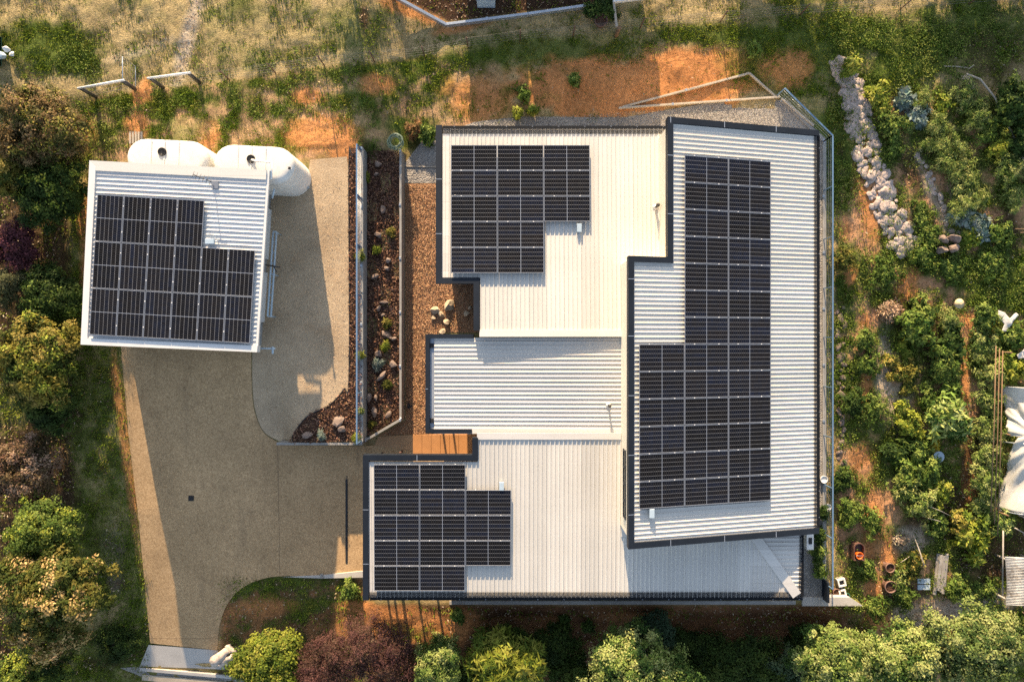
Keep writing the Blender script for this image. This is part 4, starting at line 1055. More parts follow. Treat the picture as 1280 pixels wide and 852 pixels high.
# drains
def grate(px, py, lab, sx=.25, sy=.25, off=.04):
    g = G(px, py); r = thing('drain_grate', lab, 'drain', (g.x, g.y, g.z+off))
    obj('frame', MB().box((g.x, g.y, g.z+off), (sx, sy, .012)), M['black'], r)
    b = MB(); along = sy > sx
    n = int(max(sx, sy)/.05)
    for i in range(n):
        t = -max(sx, sy)/2+.03+i*.05
        b.box((g.x+(0 if along else t), g.y+(t if along else 0), g.z+off+.011), (sx*.8 if along else .018, .018 if along else sy*.8, .01))
    obj('bar', b, M['rust_gauze'], r)
grate(239.5, 622, 'small square black drain grate in the middle of the driveway')
grate(512, 507, 'square black pit lid in the gravel path beside the house', .26, .28, .02)
c0, c1 = G(433.5, 563), G(433.5, 703); grate(433.5, 633, 'long black strip drain across the driveway in front of the carport', .11, (c0.y-c1.y), .04)
# entry bollard lights
for px, py in ((478, 566), (503, 563)):
    g = G(px, py); r = thing('bollard_light', ('western' if px < 490 else 'eastern')+' one of two short rusty bollards on the entry paving', 'bollard', (g.x, g.y, .03), 'entry bollards')
    obj('post', MB().tube([(g.x, g.y, 0), (g.x+.0, g.y, .62)], .045, 12), M['rust_tub'], r)
    obj('cap', MB().lathe((g.x, g.y, .62), [(.06, 0), (.06, .035), (.0, .05)], 14), M['rust_tub'], r)
# ------------------------------------------------------------------ timber edging north of the house
def timber_run(label, pts, w=.085, h=.25, mat='timber_pale', name='timber_edging', up=.12):
    r = thing(name, label, 'edging', tuple(pts[0]))
    for a, b in zip(pts[:-1], pts[1:]):
        d = b-a; c = (a+b)/2; R = d.to_track_quat('X', 'Z').to_matrix()
        n = max(1, round(d.length/2.6))
        for i in range(n):
            q = a+d*((i+.5)/n); obj('sleeper', MB().box((q.x, q.y, q.z+up-h/2), (d.length/n-.012, w, h), mat=R), M[mat], r)
            if i: s_ = a+d*(i/n); obj('bracket', MB().box((s_.x, s_.y, s_.z+up+.01), (.10, w*1.25, .03), mat=R), M['galv'], r)
    return r
timber_run('pale timber edging running up the red bank and turning back at its peak', [G(778, 134.5), G(936, 92.5), G(968, 121)])
timber_run('pale timber edging along the north side of the grey gravel', [G(773, 136), G(974, 122)], up=.14)
timber_run('pale timber edging running diagonally beside the bent end of the handrail', [G(976, 124), G(1016, 158)], up=.14)
timber_run('thin timber lip across the gravel at the north-west corner of the house', [G(506, 208, 0), G(545, 209, 0)], .05, .1, up=.05)
# ------------------------------------------------------------------ leaves
def leaf_quads(pos, nrm, length, width, rng, fold=0.0):
    """one diamond leaf per position; nrm = preferred facing"""
    n = len(pos)
    nrm = nrm/np.maximum(1e-6, np.linalg.norm(nrm, axis=1))[:, None]
    t = rng.normal(size=(n, 3)); t -= (t*nrm).sum(1)[:, None]*nrm; t /= np.maximum(1e-6, np.linalg.norm(t, axis=1))[:, None]
    b = np.cross(nrm, t)
    L = (length*rng.uniform(0.65, 1.35, n))[:, None]; Wd = (width*rng.uniform(0.7, 1.3, n))[:, None]
    droop = nrm*L*rng.uniform(-0.25, 0.15, n)[:, None]
    v = np.empty((n, 4, 3))
    v[:, 0] = pos; v[:, 1] = pos+t*L*0.45+b*Wd*0.5; v[:, 2] = pos+t*L+droop; v[:, 3] = pos+t*L*0.45-b*Wd*0.5
    return v.reshape(-1, 3)
def palette_cols(pal, n, rng, var=0.25, w=None):
    pal = np.array(pal, float); k = rng.choice(len(pal), n, p=w)
    c = pal[k]*rng.uniform(1-var, 1+var, (n, 1)); c *= rng.uniform(0.92, 1.08, (n, 3)); return np.clip(c, 0, 1)
def crown_arrays(c, R, ncl, nlf, ll, lw, pal, seed, clr=0.28, tip=None, tipfrac=0.0, upright=0.5, hollow=0.35, lob=0.3):
    """clusters of leaves filling a lumpy ellipsoid: c centre, R radii"""
    rng = np.random.default_rng(seed)
    d = rng.normal(size=(ncl, 3)); d /= np.linalg.norm(d, axis=1)[:, None]; d[:, 2] = np.where(d[:, 2] < -0.3, -d[:, 2], d[:, 2])
    az = np.arctan2(d[:, 1], d[:, 0]); ph = rng.uniform(0, 6.28, 4)
    lump = 1+lob*(0.5*np.sin(3*az+ph[0])+0.35*np.sin(5*az+ph[1]+2*d[:, 2])+0.3*np.sin(8*az+ph[2]-3*d[:, 2]))
    rad = (hollow+(1-hollow)*rng.random(ncl)**0.45)*lump
    cc = np.array(c)+d*rad[:, None]*np.array(R)
    k = np.repeat(np.arange(ncl), nlf); n = len(k)
    cr = clr*rng.uniform(0.6, 1.4, ncl)
    off = rng.normal(size=(n, 3)); off /= np.linalg.norm(off, axis=1)[:, None]
    pos = cc[k]+off*(cr[k]*rng.random(n)**0.5)[:, None]
    nr = 0.7*d[k]+0.6*off+np.array([0, 0, upright])+0.45*rng.normal(size=(n, 3))
    v = leaf_quads(pos, nr, ll, lw, rng)
    # whole twigs share a tint: new growth and old growth
    pal = np.array(pal, float); pk = rng.choice(len(pal), ncl)
    col = pal[pk][k]*rng.uniform(0.72, 1.28, (n, 1))*rng.uniform(0.93, 1.07, (n, 3))
    if tip is not None:
        tp = np.array(tip); hit = rng.random(ncl) < tipfrac; hk = hit[k] & (rng.random(n) < 0.8)
        col[hk] = tp[rng.choice(len(tp), hk.sum())]*rng.uniform(0.75, 1.25, (hk.sum(), 1))
    return v, np.clip(col, 0, 1)
def tree(name, label, cat, px, py, ztop, rpx, pal, seed, n=180, nlf=55, ll=.20, lw=.09, flat=0.75, group=None, ry=None, base=None, **kw):
    """crown seen at px,py with pixel radius rpx; ztop = height of its top"""
    zc = ztop-0.0
    c = P(px, py, ztop-0.8); R = rpx*(H-ztop+0.8)/F; Ry = (ry or rpx)*(H-ztop+0.8)/F
    gbase = gz(c.x, c.y); hz = max(0.6, (ztop-gbase)*0.42)
    c.z = ztop-hz
    root = thing(name, label, cat, (c.x, c.y, gbase), group)
    v, col = crown_arrays((0, 0, c.z-gbase), (R*.9, Ry*.9, hz*.92), int(n*1.25), int(nlf*1.6), ll*.74, lw*.74, [tuple(q*.70 for q in cc) for cc in pal], seed, clr=0.145*max(R, .6)**.5+.09, **kw)
    arr_mesh('crown', v, 4, col, M['leaf'], root)
    rng = random.Random(seed); mb = MB(); h = c.z-gbase
    mb.tube([(0, 0, -.25), (.05, .03, h*.4), (.0, -.03, h*.75)], .05+.035*R, 8, .03+.02*R)
    for k in range(7):
        a = rng.uniform(0, 6.28); z0 = h*rng.uniform(.3, .7); q = Vector((math.cos(a)*R*.65, math.sin(a)*Ry*.65, h+hz*rng.uniform(-.3, .4)))
        mb.tube([(0, 0, z0), q*.5+Vector((0, 0, z0*.35)), q], .03+.012*R, 6, .012)
    obj('trunk', mb, M['trunk'], root, local=True)
    return root
OLV = [(0.13, 0.135, 0.028), (0.085, 0.105, 0.022), (0.19, 0.17, 0.038), (0.055, 0.08, 0.017)]
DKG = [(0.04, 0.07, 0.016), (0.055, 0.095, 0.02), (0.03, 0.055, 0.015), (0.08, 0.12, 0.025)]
BRZ = [(0.23, 0.155, 0.065), (0.16, 0.105, 0.04), (0.12, 0.105, 0.032), (0.28, 0.19, 0.09), (0.07, 0.075, 0.022)]
YEL = [(0.28, 0.24, 0.045), (0.20, 0.185, 0.036), (0.36, 0.29, 0.075), (0.10, 0.12, 0.024), (0.06, 0.085, 0.018)]
PNK = [(0.33, 0.215, 0.14), (0.24, 0.14, 0.085), (0.17, 0.115, 0.06), (0.42, 0.29, 0.20), (0.09, 0.07, 0.035)]
LIM = [(0.24, 0.27, 0.035), (0.18, 0.23, 0.03), (0.31, 0.32, 0.055), (0.12, 0.17, 0.025)]
PAL = [(0.27, 0.335, 0.085), (0.16, 0.235, 0.05), (0.39, 0.43, 0.145), (0.06, 0.115, 0.025)]
BUR = [(0.13, 0.062, 0.055), (0.10, 0.048, 0.045), (0.17, 0.085, 0.07), (0.12, 0.075, 0.05)]
MID = [(0.135, 0.20, 0.038), (0.09, 0.145, 0.026), (0.20, 0.25, 0.055), (0.055, 0.09, 0.02)]
BLU = [(0.22, 0.28, 0.24), (0.16, 0.22, 0.19), (0.30, 0.36, 0.31)]
FRN = [(0.23, 0.28, 0.075), (0.17, 0.23, 0.052), (0.31, 0.33, 0.11), (0.08, 0.125, 0.028)]
TANF = [(0.42, 0.29, 0.12), (0.36, 0.24, 0.10), (0.48, 0.36, 0.15)]
# left boundary
LT = 'trees and tall shrubs along the west boundary'
tree('bronze_shrub', 'broad bronze brown shrub at the north end of the western tree row', 'tree', 42, 160, 4.6, 66, BRZ, 21, 210, 60, .17, .08, group=LT, ry=58, tip=YEL, tipfrac=.25)
tree('dark_tree', 'dark glossy green tree west of the shed roof, below the bronze shrub', 'tree', 58, 236, 3.7, 52, DKG, 22, 190, 60, .17, .09, group=LT, ry=50, tip=LIM, tipfrac=.18)
tree('yellow_shrub', 'small golden shrub on the photo edge beside the dark glossy tree', 'shrub', 6, 218, 4.3, 26, YEL, 23, 70, 45, .15, .08, group=LT)
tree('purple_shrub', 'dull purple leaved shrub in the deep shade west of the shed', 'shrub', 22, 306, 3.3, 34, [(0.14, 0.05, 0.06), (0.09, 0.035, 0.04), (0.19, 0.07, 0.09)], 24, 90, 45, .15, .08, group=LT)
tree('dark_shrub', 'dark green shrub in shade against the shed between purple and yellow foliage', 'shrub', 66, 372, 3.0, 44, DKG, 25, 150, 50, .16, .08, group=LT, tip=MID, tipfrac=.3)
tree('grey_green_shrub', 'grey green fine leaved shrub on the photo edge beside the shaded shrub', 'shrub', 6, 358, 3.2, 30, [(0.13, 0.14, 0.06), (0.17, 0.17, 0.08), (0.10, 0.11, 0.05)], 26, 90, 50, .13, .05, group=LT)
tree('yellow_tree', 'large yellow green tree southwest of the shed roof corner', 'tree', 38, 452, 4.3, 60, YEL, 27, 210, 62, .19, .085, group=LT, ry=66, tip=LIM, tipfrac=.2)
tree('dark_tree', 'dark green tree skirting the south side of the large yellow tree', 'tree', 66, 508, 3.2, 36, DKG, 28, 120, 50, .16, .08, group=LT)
tree('pink_shrub', 'pinkish brown leaved shrub between the yellow tree and the southwest tree', 'shrub', 24, 585, 3.2, 52, PNK, 29, 170, 55, .15, .08, group=LT, ry=46)
tree('green_shrub', 'rich green shrub on the north edge of the big southwest tree', 'shrub', 48, 668, 4.2, 50, MID, 30, 150, 55, .16, .08, group=LT, ry=44, tip=LIM, tipfrac=.3)
tree('large_tree', 'largest tree in the southwest corner, green with tan flower heads', 'tree', 44, 760, 5.6, 70, OLV, 31, 260, 62, .19, .09, group=LT, ry=76, tip=TANF, tipfrac=.26)
tree('green_shrub', 'green bush at the very bottom left of the photo under the large tree', 'shrub', 30, 848, 3.8, 52, DKG, 32, 120, 50, .16, .08, group=LT, ry=30, tip=LIM, tipfrac=.3)
tree('verge_shrub', 'low dark bush at the mouth of the driveway beside the apron', 'shrub', 150, 800, .6, 32, DKG, 33, 90, 40, .13, .06, ry=26)
# south row
ST = 'trees and shrubs along the south boundary'
tree('bright_shrub', 'bright lime green round shrub beside the driveway mouth', 'shrub', 334, 828, 2.3, 50, LIM, 41, 190, 55, .18, .09, group=ST, ry=38)
tree('burgundy_shrub', 'wide burgundy feathery shrub south of the carport', 'shrub', 455, 818, 2.7, 78, BUR, 42, 300, 62, .15, .035, group=ST, ry=46, upright=.2)
tree('burgundy_shrub', 'smaller burgundy shrub at the bottom edge left of the pale shrub', 'shrub', 400, 846, 2.5, 42, BUR, 43, 120, 55, .15, .035, group=ST, ry=24, upright=.2)
tree('pale_shrub', 'pale grey green shrub between burgundy shrub and the lime strappy shrub', 'shrub', 548, 832, 2.6, 32, PAL, 44, 110, 50, .17, .06, group=ST, ry=30)
tree('sapling', 'young green bush on the red bank at the shadow edge south of the carport', 'shrub', 553, 802, .4, 16, PAL, 45, 45, 36, .14, .06, group=ST)
# strappy lime shrub: long drooping leaves
tree('strappy_shrub', 'bright lime shrub of long drooping leaves south of the carport array', 'shrub', 632, 832, 2.7, 56, LIM, 46, 170, 20, .42, .10, group=ST, ry=34, upright=1.2)
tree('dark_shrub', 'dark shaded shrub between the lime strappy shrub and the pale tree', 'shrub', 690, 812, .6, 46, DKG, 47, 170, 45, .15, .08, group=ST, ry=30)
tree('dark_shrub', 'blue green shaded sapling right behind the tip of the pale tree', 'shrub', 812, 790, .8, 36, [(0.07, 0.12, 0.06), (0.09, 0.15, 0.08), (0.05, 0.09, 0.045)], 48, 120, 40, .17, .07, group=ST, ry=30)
tree('pale_tree', 'pale cream green tree in the middle of the south row', 'tree', 798, 848, 3.6, 78, PAL, 49, 240, 62, .17, .085, group=ST, ry=52)
tree('dark_shrub', 'low dark green thicket east of the pale middle tree', 'shrub', 925, 826, .5, 66, DKG, 50, 230, 45, .17, .09, group=ST, ry=34)
tree('pale_tree', 'light green tree at the west end of the southeast grove', 'tree', 1048, 830, 3.0, 50, PAL, 51, 200, 60, .17, .09, group=ST, ry=42)
tree('pale_tree', 'light green tree in the middle of the southeast grove', 'tree', 1132, 832, 2.9, 60, PAL, 52, 220, 60, .17, .09, group=ST, ry=42)
tree('pale_tree', 'tallest light green tree at the east end of the southeast grove', 'tree', 1236, 816, 3.4, 66, [(0.24, 0.30, 0.085), (0.16, 0.22, 0.06), (0.33, 0.37, 0.13), (0.075, 0.125, 0.034)], 53, 260, 62, .17, .09, group=ST, ry=56)
tree('pale_shrub', 'low blue green shrub at the foot of the southeast grove, west side', 'shrub', 992, 838, 1.0, 34, [(0.09, 0.14, 0.07), (0.13, 0.18, 0.09)], 54, 90, 45, .15, .07, group=ST, ry=28)
tree('golden_shrub', 'golden orange tinged bush between the southeast grove and bare soil', 'shrub', 1175, 797, .1, 30, [(0.26, 0.22, 0.06), (0.20, 0.20, 0.05), (0.32, 0.22, 0.07)], 55, 70, 40, .14, .06, group=ST, ry=14)
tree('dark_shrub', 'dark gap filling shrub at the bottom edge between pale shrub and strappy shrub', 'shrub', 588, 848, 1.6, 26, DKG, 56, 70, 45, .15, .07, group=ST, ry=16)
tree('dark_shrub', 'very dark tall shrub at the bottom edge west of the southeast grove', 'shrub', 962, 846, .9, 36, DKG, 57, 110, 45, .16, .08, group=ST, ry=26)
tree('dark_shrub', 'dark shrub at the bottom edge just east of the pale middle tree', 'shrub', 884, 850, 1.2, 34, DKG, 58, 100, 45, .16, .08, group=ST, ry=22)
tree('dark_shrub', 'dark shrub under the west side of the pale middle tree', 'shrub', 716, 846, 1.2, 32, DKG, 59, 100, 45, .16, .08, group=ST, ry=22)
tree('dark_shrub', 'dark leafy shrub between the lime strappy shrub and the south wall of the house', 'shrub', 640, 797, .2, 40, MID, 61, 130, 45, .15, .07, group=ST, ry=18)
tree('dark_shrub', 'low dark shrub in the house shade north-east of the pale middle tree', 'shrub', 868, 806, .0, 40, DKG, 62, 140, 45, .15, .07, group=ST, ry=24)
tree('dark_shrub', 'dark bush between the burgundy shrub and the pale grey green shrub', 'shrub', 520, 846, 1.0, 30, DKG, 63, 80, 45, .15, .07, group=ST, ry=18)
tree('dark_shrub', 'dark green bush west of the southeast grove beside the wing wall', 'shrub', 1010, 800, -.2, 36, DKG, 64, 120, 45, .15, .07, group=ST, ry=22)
# planted things
def plant(label, px, py, r, pal, seed, h=.5, ll=.14, lw=.06, dens=1.0, cat='plant', name='garden_plant', group='plants in the vegetable garden', **kw):
    g = G(px, py); s = r/F*(H-g.z)
    c = P(px, py, g.z+h*.5); g = Vector((c.x, c.y, gz(c.x, c.y)))
    root = thing(name, label, cat, g, group); rq = random.Random(seed)
    n = int(max(10, 18+s*s*120)*dens)
    v, col = crown_arrays((0, 0, h*.45), (s*.92*rq.uniform(.75, 1.1), s*.92*rq.uniform(.85, 1.35), h*.5), n, 24, ll*1.12, lw*1.05, [tuple(q*1.0 for q in cc) for cc in pal], seed, clr=.08+.07*s, hollow=.05, lob=.55, **kw)
    arr_mesh('foliage', v, 4, col, M['leaf'], root)
    mb = MB().tube([(0, 0, -.05), (0.01, 0.01, h*.5)], .02, 6, .012); 
    for k in range(4): a = seed+k*1.6; mb.tube([(0, 0, h*.15), (math.cos(a)*s*.5, math.sin(a)*s*.5, h*.5)], .012, 5, .006)
    obj('stem', mb, M['trunk'], root, local=True)
    return root
PL = [
 ('yellow leaved plant at the top end of the long stone bed', 1063, 84, 9, LIM, .8, .22, .12),
 ('bright green bush hugging the east edge of the long stone bed', 1100, 120, 16, LIM, .7, .14, .07),
 ('green bush just south of the bright one on the stone bed edge', 1115, 155, 15, MID, .6, .13, .06),
 ('narrow green weed clump against the middle of the long stone bed', 1119, 182, 12, MID, .5, .12, .05),
 ('pale blue green cabbage nearest the top of the garden rows', 1131, 125, 9, BLU, .35, .26, .20),
 ('grey green cabbage between the pale fluffy plants', 1147, 145, 10, BLU, .35, .26, .18),
 ('pale fluffy herb beside the upper cabbages', 1155, 124, 12, FRN, .6, .10, .02),
 ('small round pale herb below the grey cabbage', 1136, 160, 8, FRN, .4, .10, .025),
 ('lime leafed plant on the path edge at the head of the fern row', 1177, 130, 9, LIM, .5, .14, .08),
 ('round buff green plant at the head of the fern row', 1174, 155, 15, FRN, .7, .12, .025),
 ('small dome of pale fern at the west side of the fern row', 1160, 180, 10, FRN, .5, .10, .025),
 ('feathery green plant, second along the west fern row', 1184, 182, 16, FRN, .8, .14, .03),
 ('feathery green plant, third along the west fern row', 1194, 206, 17, FRN, .8, .14, .03),
 ('feathery green plant, fourth along the west fern row', 1205, 228, 18, FRN, .8, .14, .03),
 ('feathery green plant, fifth along the west fern row', 1216, 250, 17, FRN, .8, .14, .03),
 ('feathery green plant, last along the west fern row', 1200, 258, 13, FRN, .7, .14, .03),
 ('pale feathery plant at the head of the east fern row by the gold sticks', 1206, 122, 15, FRN, .7, .13, .03),
 ('feathery plant, second along the east fern row', 1222, 142, 15, FRN, .8, .13, .03),
 ('feathery plant, third along the east fern row', 1236, 165, 16, MID, .8, .13, .03),
 ('yellowish feathery plant, fourth along the east fern row', 1251, 182, 14, LIM, .8, .13, .03),
 ('feathery plant, fifth along the east fern row', 1259, 210, 16, FRN, .8, .13, .03),
 ('feathery plant at the south end of the east fern row', 1268, 245, 17, FRN, .8, .13, .03),
 ('blue green cabbage beside the south end of the west fern row', 1203, 266, 10, BLU, .35, .26, .18),
 ('pale cabbage south of the fern rows near the yellow plant', 1223, 284, 9, BLU, .35, .26, .18),
 ('yellow green lettuce south of the last cabbages', 1215, 296, 9, LIM, .35, .2, .12),
 ('green bushy plant by the crossed orange sticks', 1252, 290, 15, MID, .6, .14, .06),
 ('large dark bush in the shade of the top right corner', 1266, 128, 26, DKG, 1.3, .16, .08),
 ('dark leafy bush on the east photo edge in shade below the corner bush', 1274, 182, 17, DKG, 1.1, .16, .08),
 ('low weeds between the stone bed and the straw bales, north clump', 1152, 268, 13, MID, .4, .12, .05),
 ('low weeds directly north of the straw bales', 1164, 294, 13, MID, .4, .12, .05),
 ('weedy clump directly south of the stone bed tip', 1155, 318, 14, MID, .4, .12, .05),
 ('dark weedy clump south of the straw bales', 1190, 335, 18, MID, .45, .13, .05),
 ('low weeds at the east photo edge north of the white cloth', 1245, 330, 22, MID, .45, .13, .05),
 ('olive bush against the blue handrail in the upper garden', 1055, 325, 15, OLV, .7, .13, .05),
 ('sprawling green weed below the bare red strip', 1105, 340, 18, MID, .4, .12, .05),
 ('vigorous round bush south of the black tub', 1148, 405, 23, MID, .9, .17, .08),
 ('pale grey bush under the cream hat', 1187, 402, 15, FRN, .7, .12, .03),
 ('dark leafy bush south of the pale grey bush', 1190, 428, 16, DKG, .6, .18, .10),
 ('green bush beside the white cloth', 1231, 396, 14, MID, .8, .16, .07),
 ('pale green spreading shrub south of the white cloth', 1228, 432, 20, FRN, .8, .14, .05),
 ('leafy green plant at the east edge above the polytunnel', 1264, 462, 17, LIM, .7, .18, .09),
 ('green plant at the east edge between two white cloths', 1266, 420, 14, MID, .7, .14, .07),
 ('tiny bright lettuce, northern of two near the straw path', 1127, 433, 5, LIM, .25, .14, .08),
 ('tiny bright lettuce, southern of two near the straw path', 1133, 445, 5, LIM, .25, .14, .08),
 ('yellowing potato plant west of the mulched row', 1114, 451, 9, YEL, .4, .13, .06),
 ('yellowing potato plant in the middle of the mulched row', 1122, 469, 10, YEL, .4, .13, .06),
 ('yellow potato plant at the east side of the mulched row', 1139, 463, 10, YEL, .4, .13, .06),
 ('yellow green potato plant south end of the mulched row', 1136, 484, 10, OLV, .4, .13, .06),
 ('bushy plant with a straw coloured flower head', 1180, 456, 19, MID, .8, .16, .06),
 ('dense dark green mound beside the red path', 1094, 512, 21, MID, .7, .11, .04),
 ('darker weeds west of the dense green mound', 1066, 505, 15, DKG, .5, .12, .05),
 ('dark weeds north of the dense green mound', 1086, 455, 14, MID, .5, .12, .05),
 ('low weeds on the west path opposite the straw heap', 1080, 425, 14, MID, .4, .12, .05),
 ('small leafy plant at the top of the bean row', 1128, 512, 10, LIM, .5, .16, .09),
 ('bright leafy bean plant in the middle of the bean row', 1139, 532, 15, LIM, .6, .16, .09),
 ('mixed green plant between the bean row and broad leaved plant', 1160, 500, 14, MID, .6, .14, .06),
 ('broad leaved pale plant, tallest in the middle of the garden', 1184, 520, 22, PAL, 1.0, .34, .12),
 ('green plant behind the tall broad leaved one', 1188, 490, 13, MID, .7, .18, .08),
 ('feathery row plant against the fence rails, northernmost', 1238, 468, 14, FRN, .9, .13, .04),
 ('feathery row plant against the fence rails, second from north', 1236, 500, 15, FRN, .9, .13, .04),
 ('feathery row plant against the fence rails, middle one', 1234, 535, 16, FRN, .9, .13, .04),
 ('feathery row plant against the fence rails, fourth from north', 1233, 570, 16, FRN, .9, .13, .04),
 ('feathery row plant against the fence rails, fifth from north', 1232, 602, 16, FRN, .9, .13, .04),
 ('feathery row plant against the fence rails, southernmost', 1228, 630, 14, FRN, .9, .13, .04),
 ('dark clump with pale leaf tips beside the yellow flowers', 1120, 566, 14, DKG, .6, .18, .08),
 ('green tomato plant west of the yellow flowers', 1148, 566, 14, MID, .7, .16, .07),
 ('clump of yellow flowers in the middle of the garden', 1167, 560, 9, [(0.55, 0.38, 0.02), (0.42, 0.33, 0.04), (0.25, 0.24, 0.05)], .5, .13, .07),
 ('tall green tomato plant south of the yellow flowers', 1160, 592, 18, MID, .9, .16, .07),
 ('leafy tomato plant at the west side of the stakes', 1135, 592, 15, MID, .8, .16, .07),
 ('pale lime bush at the head of the leaning stakes', 1132, 616, 16, FRN, .8, .15, .05),
 ('grey green bush tangled in the leaning stakes', 1152, 630, 16, FRN, .8, .14, .05),
 ('yellow tipped plant beside the red row', 1176, 615, 13, LIM, .7, .15, .07),
 ('green plant between the stakes and timber stack', 1172, 655, 14, MID, .6, .16, .07),
 ('broad leaved bright plant north of the corrugated sheet', 1215, 668, 20, LIM, .8, .28, .13),
 ('yellow green small plant beside the broad leaved one', 1198, 652, 10, YEL, .5, .16, .08),
 ('grey feathery plant under the crossed poles', 1252, 655, 13, PAL, .7, .14, .05),
 ('weeds against the handrail south of the bare path', 1052, 600, 15, DKG, .5, .13, .05),
 ('wide weed patch north of the rusty tub', 1062, 640, 20, MID, .45, .13, .05),
 ('green weeds east of the wide weed patch', 1090, 652, 16, MID, .4, .13, .05),
 ('weeds beside the red path east of the rusty tub', 1084, 712, 13, MID, .35, .12, .05),
 ('pale bush growing beside the terracotta pots', 1120, 722, 12, FRN, .6, .13, .05),
 ('yellowish bush at the foot of the stakes', 1144, 702, 12, YEL, .5, .14, .06),
 ('olive plant above the grey pavers', 1127, 709, 8, YEL, .4, .13, .06),
 ('weeds below the terracotta pots', 1130, 745, 14, MID, .4, .12, .05),
 ('green weeds on the east side of the timber stack', 1198, 735, 16, MID, .4, .12, .05),
 ('green clump on the soil west of the corrugated sheet', 1230, 740, 14, MID, .4, .12, .05),
 ('weeds on the red path south of the wing wall tip', 1096, 760, 15, MID, .35, .12, .05),
]
for i, (lab, x, y, r, pal, h, ll, lw) in enumerate(PL):
    big = 1.34 if 'fern' in lab or 'feathery' in lab else 1.18
    plant(lab, x, y, r*big, pal, 300+i, h*random.Random(i).uniform(.8, 1.35), ll, lw)
# planter and bed plants
for i, (lab, x, y, r, pal) in enumerate([
 ('green tuft by the rail, beside the north end of the tall wall', 452, 216, 7, LIM), ('green tuft squeezed between rail and wall halfway along', 451, 321, 7, LIM), ('small green tuft against the rail beside the driveway curve', 450, 444, 6, LIM),
 ('yellow green tuft in the mulch corner below the rail', 446, 547, 7, LIM), ('pale tuft by the rail above the mulch corner', 450, 514, 4, FRN),
 ('yellow grass tuft beside the lower wall in the rock bed', 489, 290, 6, YEL), ('lime tuft in the middle of the rock bed', 471, 313, 6, LIM), ('yellow flowering tuft among small rocks in the rock bed', 484, 405, 6, YEL), ('bright tuft next to pale rocks in the rock bed', 481, 433, 7, LIM),
 ('largest silvery shrub in the rock bed', 471, 453, 10, BLU), ('dark tuft below the leaning rock pair in the rock bed', 484, 481, 6, OLV), ('small tuft at the south tip of the rock bed', 465, 530, 5, OLV), ('grey green round cushion plant in the mulch corner', 402, 544, 6, BLU)]):
    plant(lab, x, y, r*.8, [tuple(q*.7 for q in cc) for cc in pal], 500+i, .32, .14, .025, .8, group='plants in the mulch beds')
for i, (lab, x, y, r, pal) in enumerate([
 ('bright green bush at the north wall of the house, eastern of two', 666, 139, 5, LIM), ('bright green bush at the north wall of the house, western of two', 647, 142, 5, LIM), 
 ('green hedge plant under the east eave, northernmost', 1027, 640, 8, DKG), ('green hedge plant under the east eave, second', 1024, 668, 9, DKG), ('green hedge plant under the east eave, third', 1022, 690, 10, MID), ('green hedge plant under the east eave, southernmost', 1024, 712, 9, MID),
 ('leafy shrub beside the planted pot in the yard north of the house', 752, 10, 19, DKG), ('low weed on the red clay bank', 718, 100, 7, MID), ('green clump at the west end of the clay bank', 655, 118, 9, MID), ('green weed by the peak of the pale timber edging', 942, 62, 9, MID),
 ('leafy bush at the north-west corner of the house by the hose coil', 535, 168, 13, MID), ('rust tinged bush between the hose coil and the house corner', 516, 163, 11, [(0.24, 0.12, 0.05), (0.16, 0.10, 0.04), (0.12, 0.12, 0.04)]),
 ('bush in the bed beside the carport wall', 437, 737, 12, MID), ('weed on the red bank east of the rubble', 572, 768, 9, MID), ('shaded weed under the south wall', 705, 775, 9, DKG), ('shaded bush under the south wall, eastern', 735, 782, 10, DKG)]):
    plant(lab, x, y, r, pal, 600+i, .55, .15, .06, 1.1, group='small plants around the house')

